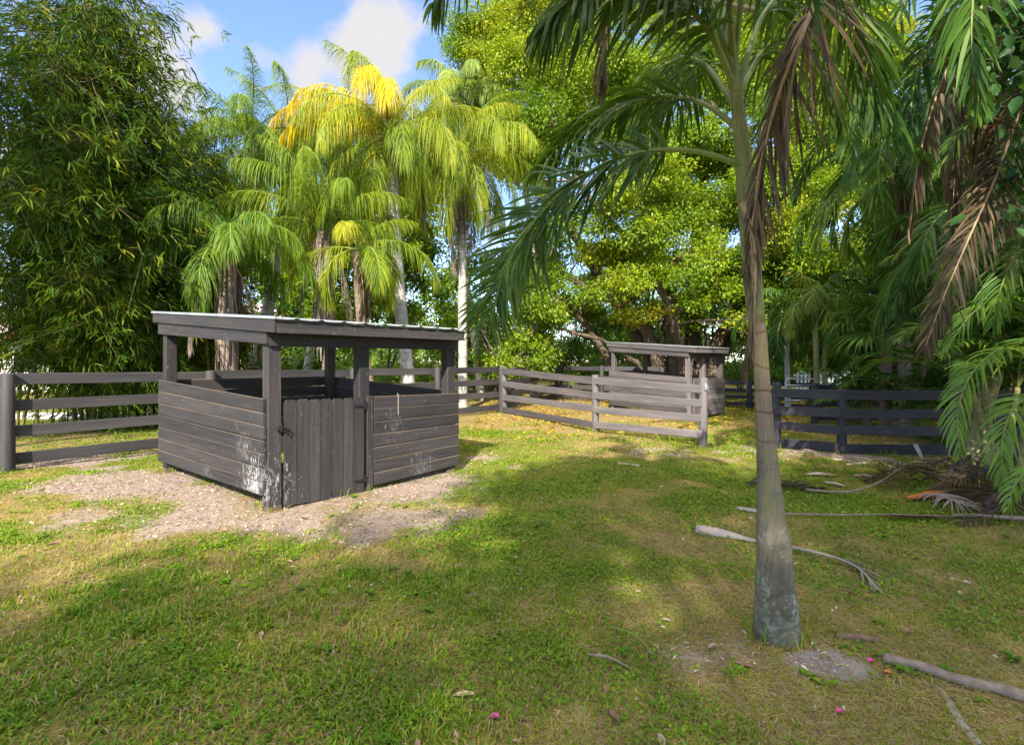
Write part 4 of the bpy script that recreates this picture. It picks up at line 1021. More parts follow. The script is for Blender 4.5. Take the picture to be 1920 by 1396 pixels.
palm('young_palm', 'second slender young palm close behind the first beyond the dark fence', gb(1549, 13.9), P(1550, 590, 13.9), 11, 1.7, (0.06, 0.05), 'young_trunk', 'jungle_leaf', el=(72, -35), curve=105, droop=0.7, leaflet=(0.42, 0.034), nl=46, b=(-30, 40), tint=0.5, shaft=0.6, stub=0)
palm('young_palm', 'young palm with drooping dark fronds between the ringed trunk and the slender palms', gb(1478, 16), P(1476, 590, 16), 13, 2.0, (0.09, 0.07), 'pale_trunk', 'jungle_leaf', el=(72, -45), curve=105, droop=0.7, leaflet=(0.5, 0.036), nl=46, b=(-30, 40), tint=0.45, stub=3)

for px, Y, h, lab in ((1625, 11.8, 0.5, 'low shaded palm between the fan palm and the young palms beyond the fence'), (1700, 10.6, 0.4, 'low shaded palm under the fan leaves beyond the fence'), (1775, 10.0, 0.5, 'low shaded palm behind the right end of the dark fence'), (1850, 9.6, 0.6, 'low shaded palm behind the bright areca clump'), (1720, 14.5, 0.8, 'low shaded palm deep beyond the second dark fence')):
    palm('bushy_palm', lab, gb(px, Y), gb(px, Y) + Zv * h, 15, 1.7, (0.08, 0.06), 'brown_trunk', 'jungle_leaf', el=(82, 25), curve=85, droop=0.4, leaflet=(0.45, 0.034), nl=42, b=(5, 30), tint=0.5, group='low palms in the shade beyond the dark fence', stub=0, K=3)
# areca clump in the lower right, before the fence
def areca(label, base, stems, fr, leaf='areca_leaf', **kw):
    root = thing('areca_palm', label, 'palm', base, 'areca palm clumps')
    base = np.array(base)
    for k in range(stems):
        a_ = rng.random() * 2 * PI; d = np.array((math.cos(a_), math.sin(a_), 0)) * (0.15 + 0.3 * rng.random()); h = 0.8 + 1.0 * rng.random()
        mb = MB(); tube(mb, spline([base + d * 0.6 - Zv * 0.1, base + d * 0.9 + Zv * h * 0.5, base + d * 1.5 + Zv * h], 8), np.linspace(0.04, 0.03, 8), 8)
        mb.build('stem', M['young_trunk'], root, smooth=True)
        for j in range(5):
            a2 = a_ + rng.normal(0, 1.1); mb = MB()
            frond(mb, arc(base + d * 1.5 + Zv * h, a2, R(80 - 40 * rng.random()), 1.3 + 0.4 * rng.random(), R(95)), 50, 0.42, 0.026, b=(10, 40), droop=0.4, r0=0.014, tint=0.45 + rng.normal(0, 0.1), K=4)
            mb.build('frond', [M['rachis_green'], M['jungle_leaf']], root)
    for pts, kwf in fr:
        mb = MB(); a = dict(nl=48, L=0.40, w=0.020, b=(8, 35), droop=0.5, r0=0.012, tint=0.45, a0=62, a1=30, t0=0.05, K=5, twist=0.3, jit=4); a.update(kwf)
        frond(mb, [P(*p) for p in pts], **a); mb.build('frond', [M['rachis_green'], M[leaf]], root)
areca('bright green areca clump arching over the right end of the dark fence', (6.5, 5.7, 0), 5,
      [([(1990, 760, 5.2), (1930, 670, 5.0), (1875, 655, 4.9), (1822, 700, 4.8), (1796, 770, 4.75), (1800, 845, 4.7)], dict(L=0.36)),
       ([(2000, 800, 5.0), (1950, 745, 4.8), (1905, 760, 4.6), (1880, 820, 4.5), (1880, 900, 4.45)], dict(L=0.34)),
       ([(1990, 720, 5.5), (1940, 600, 5.4), (1880, 560, 5.3), (1820, 590, 5.2), (1780, 650, 5.2)], dict(L=0.4, tint=0.3)),
       ([(1990, 900, 4.6), (1940, 880, 4.3), (1905, 905, 4.2), (1890, 950, 4.15)], dict(L=0.22, nl=30)),
       ([(1990, 600, 5.6), (1930, 480, 5.6), (1870, 450, 5.6), (1810, 490, 5.6), (1770, 570, 5.6)], dict(L=0.42, tint=0.2))])
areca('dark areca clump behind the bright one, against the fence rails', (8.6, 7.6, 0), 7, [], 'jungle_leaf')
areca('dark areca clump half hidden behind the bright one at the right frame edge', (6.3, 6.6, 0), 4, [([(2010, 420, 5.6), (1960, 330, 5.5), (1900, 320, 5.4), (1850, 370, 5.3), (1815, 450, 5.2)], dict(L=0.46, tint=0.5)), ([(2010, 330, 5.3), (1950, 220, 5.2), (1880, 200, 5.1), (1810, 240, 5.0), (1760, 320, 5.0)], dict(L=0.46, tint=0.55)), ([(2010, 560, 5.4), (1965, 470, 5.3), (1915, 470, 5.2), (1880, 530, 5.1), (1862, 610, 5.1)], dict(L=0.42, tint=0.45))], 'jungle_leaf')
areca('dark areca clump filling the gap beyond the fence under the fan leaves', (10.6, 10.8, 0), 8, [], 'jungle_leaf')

# hanging dead frond at the right edge
hd = thing('dead_frond', 'big brown dead frond hanging in the thicket at the right edge', 'palm frond', P(1900, 220, 5.0))
mb = MB(); frond(mb, [P(1960, 120, 5.2), P(1915, 200, 5.1), P(1868, 330, 5.0), P(1815, 450, 4.95), P(1768, 560, 4.9), P(1735, 650, 4.9)], 95, 0.46, 0.020, b=(-20, 25), droop=0.35, up=(-0.3, -1, 0.2), a0=46, a1=24, r0=0.018, tint=0.32, tvar=0.25, t0=0.03, lmin=0.3, K=4)
mb.build('frond_blade', [M['rachis_brown'], M['brown_leaf']], hd)

# fan palm
fp = thing('fan_palm', 'fan palm with split round leaves beyond the dark fence', 'palm', gb(1660, 11))
mb = MB(); tube(mb, spline([gb(1660, 11) - Zv * 0.1, P(1662, 680, 11), P(1660, 620, 11)], 10), np.linspace(0.13, 0.10, 10), 10, lump=0.06); mb.build('trunk', M['thatch'], fp, smooth=True)
def fan_leaf(c, d, Lp, Rf, tint):
    mb = MB(); d = unit(d)
    e = c + d * Lp
    tube(mb, spline([c, c + d * Lp * 0.6 + Zv * 0.05, e], 6), 0.011, 5, cap=False)
    dn = unit(d - Zv * 0.35); S = unit(np.cross(dn, Zv)); U = np.cross(S, dn)
    n = 30; an = np.linspace(-R(125), R(125), n)
    for k, a_ in enumerate(an):
        dd = dn * math.cos(a_) + S * math.sin(a_) + U * (0.05 if k % 2 else -0.05)
        wd = np.cross(dd, U); rl = Rf * (0.9 + 0.1 * math.cos(a_)) * (0.92 + 0.16 * rng.random())
        hw = Rf * 0.6 * math.tan(R(250) / n / 2) * 1.06
        m1 = e + dd * rl * 0.6; m2 = e + dd * rl * 0.84 - Zv * rl * 0.10; m3 = e + dd * rl - Zv * rl * (0.24 + 0.1 * rng.random())
        V = [e - wd * 0.005, e + wd * 0.005, m1 + wd * hw, m1 - wd * hw, m2 + wd * hw * 0.55, m2 - wd * hw * 0.55, m3 + wd * 0.004, m3 - wd * 0.004]
        mb.add(V, [(0, 1, 2, 3), (3, 2, 4, 5), (5, 4, 6, 7)], 1, np.clip(tint + rng.normal(0, 0.08), 0, 1))
    return mb
for k in range(15):
    a_ = k * 2.4; e = R(75 - 6.5 * k)
    fan_leaf(P(1660, 622, 11), (math.cos(a_) * math.cos(e), math.sin(a_) * math.cos(e), math.sin(e)), 0.75, 0.72, 0.55).build('fan_leaf', [M['rachis_green'], M['jungle_leaf']], fp)

# ------------------------------------------------------------------ broadleaf foliage
def leaf_quads(c, size, asp=0.5, updir=0.5, drop=0.3, out=None):
    """folded diamond leaves at centres c"""
    n = len(c)
    d = rng.normal(0, 1, (n, 3)); d[:, 2] -= drop * 2
    if out is not None: d += out * 1.2
    d = unit(d)
    nrm = rng.normal(0, 1, (n, 3)); nrm[:, 2] += updir * 3
    if out is not None: nrm += out * 0.8
    s = unit(np.cross(d, nrm)); u = np.cross(s, d)
    sz = (size * (0.65 + 0.7 * rng.random(n)))[:, None]
    v = np.stack([c, c + d * sz * 0.45 + s * sz * asp / 2 + u * sz * 0.07, c + d * sz - u * sz * 0.06, c + d * sz * 0.45 - s * sz * asp / 2 + u * sz * 0.07], 1)
    return v.reshape(-1, 3), np.arange(n)[:, None] * 4 + np.arange(4)[None]
def clump_points(c, rad, n, twig=9, spread=0.16):
    """leaf positions: sprays of leaves gathered on twigs over an uneven ball"""
    nt_ = max(1, n // twig)
    u = unit(rng.normal(0, 1, (nt_, 3)))
    lob = 0.72 + 0.28 * np.sin(u[:, 0] * 5 + c[0] * 3) * np.cos(u[:, 1] * 4.3 + c[1] * 2) + 0.2 * np.sin(u[:, 2] * 6 + c[2])
    r = rng.random(nt_) ** 0.42 * lob
    tp_ = c + u * r[:, None] * rad
    p = np.repeat(tp_, twig, 0) + rng.normal(0, spread, (nt_ * twig, 3)) * np.array((1, 1, 0.6))
    return p, np.repeat(u, twig, 0)
def crown(clumps, per, size, asp=0.5, tint=0.5, twig=9, spread=0.16, updir=0.5, drop=0.3, tclump=0.14, tleaf=0.12):
    mb = MB()
    for (c, rad, dens) in clumps:
        n = int(per * dens)
        p, o_ = clump_points(np.asarray(c), np.asarray(rad) * np.ones(3), n, twig, spread)
        v, f = leaf_quads(p, size, asp, updir, drop, o_)
        tc_ = tint + rng.normal(0, tclump)
        mb.add(v, f, 0, np.repeat(np.clip(tc_ + rng.normal(0, tleaf, len(p)), 0, 1), 4))
    return mb
def branches(mb, limbs, clumps, r=0.05, n=6):
    """a branch from the nearest limb point to every clump"""
    LP = np.vstack([spline(l, 20)[3:] for l in limbs])
    for (c, rad, dens) in clumps:
        c = np.asarray(c)
        d = np.linalg.norm(LP - c, axis=1) + np.clip(LP[:, 2] - c[2], 0, 9) * 1.5
        a = LP[np.argmin(d)]
        mid_ = (a + c) / 2 + rng.normal(0, 0.15, 3) * np.linalg.norm(c - a) * 0.6 + Zv * 0.08 * np.linalg.norm(c - a)
        tube(mb, spline([a, mid_, c], 9), np.linspace(r, r * 0.25, 9), n, cap=False)
        for k in range(5):
            e = c + unit(rng.normal(0, 1, 3)) * np.mean(rad) * 0.85
            b_ = mid_ + (c - mid_) * rng.random()
            tube(mb, spline([b_, (b_ + e) / 2 + rng.normal(0, 0.08, 3), e], 5), np.linspace(r * 0.4, r * 0.12, 5), 4, cap=False)

# the big fig tree
FY = 21.0
ft = thing('fig_tree', 'huge sunlit fig tree with many leaning stems and spreading limbs behind the distant shelter', 'tree', gb(1265, FY))
limbs = []; rads = []
def limb(pts, r0, r1):
    limbs.append([P(*p) if len(p) == 3 else np.array(p) for p in pts]); rads.append((r0, r1))
limb([(1240, 750, 21), (1235, 680, 21), (1205, 610, 20.6), (1140, 565, 20), (1060, 520, 19.4), (985, 470, 19)], 0.34, 0.09)
limb([(1225, 750, 20.5), (1190, 680, 20), (1130, 640, 19.5), (1060, 620, 19), (1000, 610, 18.7)], 0.15, 0.04)
limb([(1270, 750, 21), (1262, 620, 21), (1235, 480, 21), (1200, 330, 21), (1150, 180, 21), (1110, 60, 21)], 0.42, 0.10)
limb([(1300, 750, 21.5), (1300, 600, 21.5), (1310, 420, 21.5), (1330, 240, 21.5), (1350, 60, 21.5)], 0.40, 0.10)
limb([(1325, 750, 21), (1345, 640, 21), (1400, 590, 20.5), (1480, 545, 20), (1570, 500, 19.5), (1660, 430, 19)], 0.34, 0.08)
limb([(1310, 750, 22), (1380, 600, 22.5), (1450, 430, 23), (1500, 260, 23), (1530, 100, 23)], 0.34, 0.08)
limb([(1255, 750, 21.4), (1180, 600, 22), (1080, 450, 22.5), (990, 300, 22.5), (920, 180, 22.5), (880, 60, 22.5)], 0.34, 0.08)
limb([(1285, 750, 20.6), (1275, 640, 20), (1230, 520, 19), (1150, 420, 18), (1080, 340, 17.5)], 0.26, 0.07)
limb([(1215, 750, 21.2), (1150, 690, 21.5), (1080, 580, 21.5), (1020, 545, 21.5), (950, 520, 21)], 0.2, 0.06)
for k in range(16):                                    # thin stems and hanging roots round the base
    x = 1195 + rng.random() * 150
    limb([(x, 750, 20.4 + rng.random() * 1.4), (x + rng.normal(0, 12), 660, 20.6 + rng.random()), (x + rng.normal(0, 30), 560 - 60 * rng.random(), 20.5 + rng.random())], 0.05 + 0.08 * rng.random(), 0.03)
mb = MB()
for l, (a, b) in zip(limbs, rads):
    q = spline(l, 22); q[1:-1] += rng.normal(0, 0.05, (20, 3))
    tube(mb, q, a + (b - a) * np.linspace(0, 1, 22) ** 0.8, 9, lump=0.10)
cl = []
def addcl(n, x0, x1, y0, y1, Y0, Y1, r=(0.9, 1.5), dens=1.0, test=None):
    k = 0
    while k < n:
        x, y, Y = x0 + (x1 - x0) * rng.random(), y0 + (y1 - y0) * rng.random(), Y0 + (Y1 - Y0) * rng.random()
        if test and not test(x, y): continue
        rr_ = r[0] + (r[1] - r[0]) * rng.random()
        cl.append((P(x, y, Y), np.array((rr_ * 1.15, rr_, rr_ * 0.75)), dens * (rr_ / 1.2) ** 2)); k += 1
addcl(80, 880, 1700, -140, 130, 18, 25, test=lambda x, y: y > -60 + 0.0006 * (x - 1250) ** 2 * 0.7 and (x > 930 or y > 40))
addcl(100, 930, 1790, 90, 330, 17.0, 25)
addcl(62, 1160, 1780, 300, 540, 16.5, 24)
addcl(20, 1010, 1330, 300, 480, 17.0, 23, r=(0.7, 1.1), dens=0.8)
addcl(13, 880, 1110, 400, 560, 17.5, 22, r=(0.6, 1.0), dens=0.7)
addcl(16, 1170, 1400, 480, 600, 17.0, 20, r=(0.6, 1.0), dens=0.8)
addcl(12, 1390, 1650, 480, 610, 17.0, 21, r=(0.7, 1.0), dens=0.8)
addcl(16, 960, 1210, 470, 600, 22, 25, r=(0.8, 1.1))
addcl(10, 840, 960, 40, 220, 22, 25, r=(0.8, 1.2))
branches(mb, limbs, cl, 0.06)
mb.build('trunk', M['bark'], ft, smooth=True)
crown(cl, 2600, 0.12, 0.52, 0.66, twig=10, spread=0.15).build('crown', M['ficus_leaf'], ft)

def small_tree(name, label, base, clumps, per, size, leaf, tint=0.5, stems=3, r=0.09, group=None, cat='tree', bark='bark', **kw):
    t = thing(name, label, cat, base, group)
    lm = []
    for k in range(stems):
        c = np.asarray(clumps[(k * 7) % len(clumps)][0])
        b0 = np.asarray(base) + rng.normal(0, 0.12, 3) * np.array((1, 1, 0))
        lm.append([b0 - Zv * 0.15, b0 + (c - b0) * np.array((0.2, 0.2, 0.35)), b0 + (c - b0) * np.array((0.55, 0.55, 0.7)), c])
    mb = MB()
    for l in lm: tube(mb, spline(l, 14), np.linspace(r, r * 0.3, 14), 8, lump=0.08)
    branches(mb, lm, clumps, r * 0.35, 5)
    mb.build('trunk', M[bark], t, smooth=True)
    crown(clumps, per, size, tint=tint, **kw).build('crown', M[leaf], t)
    return t
def box_clumps(n, x, y, Y, r, dens=1.0):
    out = []
    for k in range(n):
        rr_ = r[0] + (r[1] - r[0]) * rng.random()
        out.append((P(x[0] + (x[1] - x[0]) * rng.random(), y[0] + (y[1] - y[0]) * rng.random(), Y[0] + (Y[1] - Y[0]) * rng.random()), np.array((rr_, rr_, rr_ * 0.8)), dens * (rr_) ** 2))
    return out
small_tree('leafy_tree', 'small bright green tree with low branches hanging beside the white palm trunk', gb(955, 18.2), box_clumps(22, (890, 1030), (560, 690), (17, 19.5), (0.45, 0.8)), 1100, 0.13, 'ficus_leaf', 0.60)
small_tree('leafy_tree', 'shady broadleaf tree standing farther back between the white trunk and the fig', gb(920, 24), box_clumps(22, (840, 1030), (420, 640), (22.5, 26), (0.7, 1.2)), 700, 0.16, 'ficus_leaf', 0.32)
small_tree('leafy_tree', 'dark broadleaf tree closing the view behind the slender young palms', gb(1530, 21), box_clumps(34, (1400, 1720), (520, 700), (19, 23), (0.8, 1.2)), 800, 0.16, 'ficus_leaf', 0.2)
small_tree('leafy_tree', 'tall dark broadleaf tree deep inside the right-hand thicket', (14.0, 14.5, 0), [(np.array((12 + 5 * rng.random(), 12.5 + 4 * rng.random(), 0.8 + 9 * rng.random())), np.array((1.2, 1.2, 0.9)), 1.3) for k in range(60)], 600, 0.17, 'vine_leaf', 0.4)
small_tree('leafy_tree', 'dark broadleaf tree behind the thicket palms above the second fence', (13.5, 16.5, 0), [(np.array((12.0 + 3.5 * rng.random(), 15.5 + 2 * rng.random(), 1.5 + 4.5 * rng.random())), np.array((1.2, 1.2, 0.9)), 1.3) for k in range(40)], 600, 0.17, 'vine_leaf', 0.55)
small_tree('leafy_tree', 'sunlit broadleaf tree filling the gaps behind the yellow-fronded palm', (-6.2, 25, 0), box_clumps(66, (600, 860), (330, 660), (23.5, 27), (0.9, 1.4)), 520, 0.20, 'ficus_leaf', 0.55)
small_tree('leafy_tree', 'sunlit broadleaf tree behind the palms left of the shelter roof peak', (-11.5, 24, 0), box_clumps(56, (380, 620), (360, 660), (22.5, 26), (0.9, 1.4)), 480, 0.20, 'ficus_leaf', 0.45)
for k, (x0, x1, lab) in enumerate(((985, 1120, 'dark shrub under the long left limb of the fig tree'), (1110, 1240, 'dark shrub beside the fig stems, left of the distant shelter roof'), (1330, 1450, 'dark shrub just right of the distant shelter under the fig'), (860, 1000, 'green shrub low behind the corner of the paddock fence'))):
    small_tree('shrub', lab, gb((x0 + x1) / 2, 25.5), box_clumps(16, (x0, x1), (560 if k < 2 else 610, 720), (24.5, 27), (0.6, 0.9)), 560, 0.14, 'ficus_leaf', 0.22, 3, 0.05, 'shrubs beyond the paddock', 'shrub')
# broad leaved climber in the upper right corner
vt = thing('broadleaf_climber', 'broad dark leaves with rusty dry flower sprigs hanging in the top right corner', 'climber', gb(1990, 5.2))
vcl = [(P(x, y, Y), np.array((0.38, 0.38, 0.3)), 1.0) for x, y, Y in ((1860, 30, 4.6), (1915, 60, 4.5), (1900, 120, 4.4), (1850, 110, 4.7), (1935, 170, 4.4), (1955, 420, 4.8), (1950, 300, 4.7))]
stem = [gb(1990, 5.2), P(1985, 500, 5.1), P(1960, 250, 4.9), P(1900, 60, 4.7), P(1830, -20, 4.8)]
mb = MB(); tube(mb, spline(stem, 20), np.linspace(0.06, 0.02, 20), 8, lump=0.1); branches(mb, [stem], vcl, 0.014, 5); mb.build('stem', M['bark'], vt, smooth=True)
mb = MB()
for (c_, rad_, d_) in vcl:
    p, o_ = clump_points(np.asarray(c_), rad_, 70, 4, 0.12); n = len(p)
    d = unit(rng.normal(0, 0.6, (n, 3)) - Zv * 0.8); s = unit(np.cross(d, rng.normal(0, 0.5, (n, 3)) + np.array((0, -0.6, 0.8)))); u = np.cross(s, d)
    Lz = (0.13 * (0.6 + 0.7 * rng.random(n)))[:, None]; w = Lz * 0.30
    pp = [p, p + d * Lz * 0.18 + s * w * 0.75 + u * w * 0.2, p + d * Lz * 0.5 + s * w + u * w * 0.3, p + d * Lz * 0.8 + s * w * 0.55 + u * w * 0.1, p + d * Lz - u * Lz * 0.12, p + d * Lz * 0.8 - s * w * 0.55 + u * w * 0.1, p + d * Lz * 0.5 - s * w + u * w * 0.3, p + d * Lz * 0.18 - s * w * 0.75 + u * w * 0.2]
    mid_ = p + d * Lz * 0.5
    V = np.stack(pp + [mid_], 1).reshape(-1, 3); b_ = np.arange(n)[:, None] * 9
    tt = np.repeat(np.clip(0.35 + rng.normal(0, 0.2, n), 0, 1), 9)
    mb.add(V, np.concatenate([b_ + np.array([[0, 1, 2, 8]]), b_ + np.array([[8, 2, 3, 4]]), b_ + np.array([[8, 4, 5, 6]]), b_ + np.array([[0, 8, 6, 7]])]), 0, tt)
mb.build('foliage', M['vine_leaf'], vt, smooth=True)
for x, y, Y in ((1800, 75, 4.9), (1825, 60, 4.9), (1840, 95, 4.8), (1880, 225, 4.7)):
    c = P(x, y, Y); mb = MB()
    for k in range(15):
        e = c + rng.normal(0, 0.11, 3) - Zv * 0.05
        tube(mb, [c + (e - c) * 0.1, (c + e) / 2 + rng.normal(0, 0.02, 3), e], [0.004, 0.006, 0.003], 4, tint=rng.random())
    mb.build('flower_sprig', M['rust_sprig'], vt)

# ------------------------------------------------------------------ bamboo
def bamboo(label, base, targets, leaves, lsize, spread, tint, culm_r=0.035, basew=0.8):
    root = thing('bamboo_clump', label, 'bamboo', base, 'bamboo clumps beyond the fence')
    base = np.array(base); P0 = []
    for (tx, ty, tz) in targets:
        b0 = base + np.array((rng.normal(0, basew), rng.normal(0, basew * 0.6), 0)); e = np.array((tx, ty, tz), float)
        d = e - b0
        q = spline([b0 - Zv * 0.2, b0 + d * np.array((0.10, 0.10, 0.38)), b0 + d * np.array((0.32, 0.32, 0.78)), b0 + d * np.array((0.68, 0.68, 1.06)), e], 30)
        mb = MB(); rr_ = np.linspace(culm_r, culm_r * 0.2, 30); rr_[::3] *= 1.18
        tube(mb, q, rr_, 7); mb.build('culm', M['culm'], root, smooth=True)
        P0.append(q[7:])
    P0 = np.vstack(P0)
    # side twigs with fans of leaves
    nt_ = leaves // 7
    a = P0[rng.integers(0, len(P0), nt_)]
    tip = a + rng.normal(0, 1, (nt_, 3)) * spread * np.array((1, 1, 0.7)) - Zv * 0.15
    tip[:, 2] = np.abs(tip[:, 2])
    mb = MB()
    k = rng.random(nt_) < 0.35
    A_, B_ = a[k], tip[k]; s_ = unit(np.cross(B_ - A_, rng.normal(0, 1, (k.sum(), 3)))) * 0.006
    V = np.stack([A_ - s_, A_ + s_, B_ + s_ * 0.4, B_ - s_ * 0.4], 1).reshape(-1, 3)
    mb.add(V, np.arange(k.sum())[:, None] * 4 + np.arange(4)[None], 0)
    mb.build('twigs', M['culm'], root)
    od = tip - a; od[:, 2] *= 0.3; od = unit(od)
    n = nt_ * 7
    c = np.repeat(tip, 7, 0) + rng.normal(0, 0.05, (n, 3))
    d = unit(np.repeat(od, 7, 0) * 0.7 + rng.normal(0, 0.55, (n, 3)) - Zv * 0.45)
    s = unit(np.cross(d, rng.normal(0, 1, (n, 3)) * 0.6 + Zv))
    L = (lsize * (0.6 + 0.7 * rng.random(n)))[:, None]; w = L * 0.068
    m1 = c + d * L * 0.4; m2 = c + d * L * 0.75 - Zv * L * 0.08; e = c + d * L - Zv * L * 0.2
    V = np.stack([c, m1 + s * w, m2 + s * w * 0.75, e, m2 - s * w * 0.75, m1 - s * w], 1).reshape(-1, 3)
    b = np.arange(n)[:, None] * 6
    tt = np.repeat(np.clip(np.repeat(tint + rng.normal(0, 0.22, nt_), 7) + rng.normal(0, 0.1, n), 0, 1), 6)
    mb = MB(); mb.add(V, b + np.array([[0, 1, 2, 3]]), 0, tt); mb.f.append((b + np.array([[0, 3, 4, 5]]), 0))
    mb.build('foliage', M['bamboo_leaf'], root)
T1 = []
for x, y, Y in ((30, 60, 9.0), (90, 20, 9.5), (150, 30, 9.5), (190, 70, 10), (230, 50, 10.5), (200, 120, 10), (170, 150, 9.5), (110, 130, 9), (20, 150, 8.6), (60, 250, 8.6), (150, 260, 9), (230, 270, 10), (280, 290, 11),
                (10, 330, 8.4), (-60, 330, 8.8), (-100, 480, 9.0), (-30, 560, 9.4), (90, 380, 8.6), (330, 330, 11.5), (210, 380, 9.5), (-60, 200, 8.5), (-120, 60, 9), (140, 520, 9.2), (270, 470, 10), (340, 450, 11.5), (190, -40, 10), (130, -80, 9.5), (20, -120, 9.5), (180, 600, 9.8), (300, 580, 11)):
    T1.append(P(x, y, Y))
bamboo('large dense bamboo clump overhanging the long fence at the left edge', (-9.6, 12.2, 0), T1, 112000, 0.19, 0.55, 0.50)
T2 = [P(x, y, Y) for x, y, Y in ((295, 245, 14), (330, 265, 14), (360, 310, 14), (375, 370, 14), (385, 440, 14), (350, 470, 13.5), (320, 420, 13.5), (365, 520, 13.5), (330, 560, 13), (265, 260, 14), (280, 340, 13.5), (360, 610, 13.5))]
bamboo('smaller bamboo clump between the big clump and the queen palms', (-8.6, 14.2, 0), T2, 46000, 0.16, 0.45, 0.58, basew=0.5)
T3 = [P(x, y, Y) for x, y, Y in ((150, 640, 11), (200, 650, 11.5), (270, 640, 12), (90, 560, 11), (220, 560, 11.5), (330, 640, 12.5))]
bamboo('low skirt of bamboo shoots at the foot of the large clump', (-10.0, 12.6, 0), T3, 5200, 0.24, 0.45, 0.42, culm_r=0.018, basew=1.2)

# ------------------------------------------------------------------ far woods
mb = MB()
for k in range(240):
    x = -45 + 100 * rng.random(); Y = 34 + 14 * rng.random() + abs(x) * 0.1
    h = (2.2 + 3.0 * rng.random()) * (1.5 if x < -12 else 1.9) * (1.2 if x > 12 else 1)
    for j in range(4):
        c = np.array((x + rng.normal(0, 1.2), Y + rng.normal(0, 0.8), h * (j + 0.35) / 4))
        p, o_ = clump_points(c, np.array((1.7, 1.4, 1.0)), 440, 8, 0.25)
        v, f = leaf_quads(p, 0.24, 0.55, 0.5, 0.3, o_)
        mb.add(v, f, 0, np.repeat(np.clip(0.45 + rng.normal(0, 0.15) + rng.normal(0, 0.12, len(p)), 0, 1), 4))
tag(mb.build('far_woods', M['woods_leaf']), 'band of distant bright green bushes and trees beyond the paddocks', 'woods', kind='stuff')

# ------------------------------------------------------------------ trees behind the viewer that shade the lawn
def shade_tree(label, base, c, rad, n, per, size=0.24, r=(0.8, 1.4)):
    cl_ = []
    for k in range(n):
        u = unit(rng.normal(0, 1, 3)) * rng.random() ** 0.4
        rr_ = r[0] + (r[1] - r[0]) * rng.random()
        cl_.append((np.array(c) + u * np.array(rad), np.array((rr_, rr_, rr_ * 0.7)), rr_ ** 2))
    small_tree('shade_tree', label, base, cl_, per, size, 'shade_leaf', 0.5, 4, 0.2, 'shade trees behind the viewer', twig=6, spread=0.25)
shade_tree('shade tree behind the viewer throwing dapples on the long grass', (-5.2, -18, 0), (-5.0, -15.7, 14.0), (3.6, 1.5, 1.3), 20, 165)
shade_tree('shade tree directly behind the viewer darkening the middle of the lawn', (-0.6, -15, 0), (-0.7, -13.0, 14.0), (2.6, 3.2, 1.4), 25, 190)
shade_tree('shade tree behind the viewer darkening the lawn round the ringed palm', (2.4, -16.5, 0), (1.7, -14.3, 14.5), (2.5, 3.0, 1.4), 26, 190)
shade_tree('shade tree behind the viewer darkening the debris and the thicket', (6.0, -11.0, 0), (5.4, -7.5, 16.0), (4.0, 5.5, 1.8), 50, 190)
shade_tree('shade tree beside the viewer darkening the large bamboo clump', (-13.5, -6.0, 0), (-12.4, -5.0, 16.0), (2.9, 3.6, 1.5), 46, 175)

# ------------------------------------------------------------------ fallen things on the lawn
def ribbon(mb, pts, widths, curl=0.3, n=20, lift=0.012, mat=0):
    """curled sheath or bark strip lying on the ground"""
    q = spline(pts, n); T = unit(np.gradient(q, axis=0)); S = unit(np.cross(T, Zv))
    w = np.interp(np.linspace(0, 1, n), np.linspace(0, 1, len(widths)), widths)
    V = []
    for side_ in (0, 1):
        for c_ in np.linspace(-1, 1, 7):
            z = lift + (w * curl * (1 - c_ * c_))[:, None] * Zv - Zv * 0.006 * side_
            V.append(q + S * (w * 0.5 * c_)[:, None] + z)
    V = np.stack(V, 0)                                  # 14 x n
    f = []
    for a in range(6):
        for k in range(n - 1):
            f.append((a * n + k, (a + 1) * n + k, (a + 1) * n + k + 1, a * n + k + 1)); f.append(((7 + a) * n + k + 1, (8 + a) * n + k + 1, (8 + a) * n + k, (7 + a) * n + k))
    mb.add(V.reshape(-1, 3), f, mat)
    e = []
    for k in range(n - 1):
        e.append((k, k + 1, 7 * n + k + 1, 7 * n + k)); e.append((6 * n + k, 13 * n + k, 13 * n + k + 1, 6 * n + k + 1))
    for a in range(6):
        e.append((a * n, 7 * n + a * n, 8 * n + a * n, (a + 1) * n)); e.append((a * n + n - 1, (a + 1) * n + n - 1, (8 + a) * n + n - 1, (7 + a) * n + n - 1))
    mb.f.append((np.array(e) + mb.n - 14 * n, mat))
def Gz(px, py, z=0.0): 
    g = G(px, py); g[2] = z; return g
# fallen frond with its pale sheath, lying behind the trunk
ff = thing('fallen_frond', 'fallen frond with a broad pale grey sheath lying behind the ringed trunk', 'palm frond', G(1400, 1010))
mb = MB(); ribbon(mb, [Gz(1305, 996), Gz(1345, 1003), Gz(1385, 1011), Gz(1425, 1020)], [0.15, 0.15, 0.09, 0.035], 0.32); mb.build('sheath', M['grey_sheath'], ff, smooth=True)
mb = MB(); frond(mb, [Gz(1420, 1019, 0.03), Gz(1490, 1038, 0.05), Gz(1560, 1055, 0.05), Gz(1610, 1075, 0.04), Gz(1645, 1108, 0.02)], 24, 0.26, 0.012, t0=0.5, a0=28, a1=12, b=(-10, 10), droop=0.12, r0=0.013, r1=0.004, tint=0.6, miss=0.35)
mb.build('frond_blade', [M['grey_sheath'], M['grey_leaf']], ff)
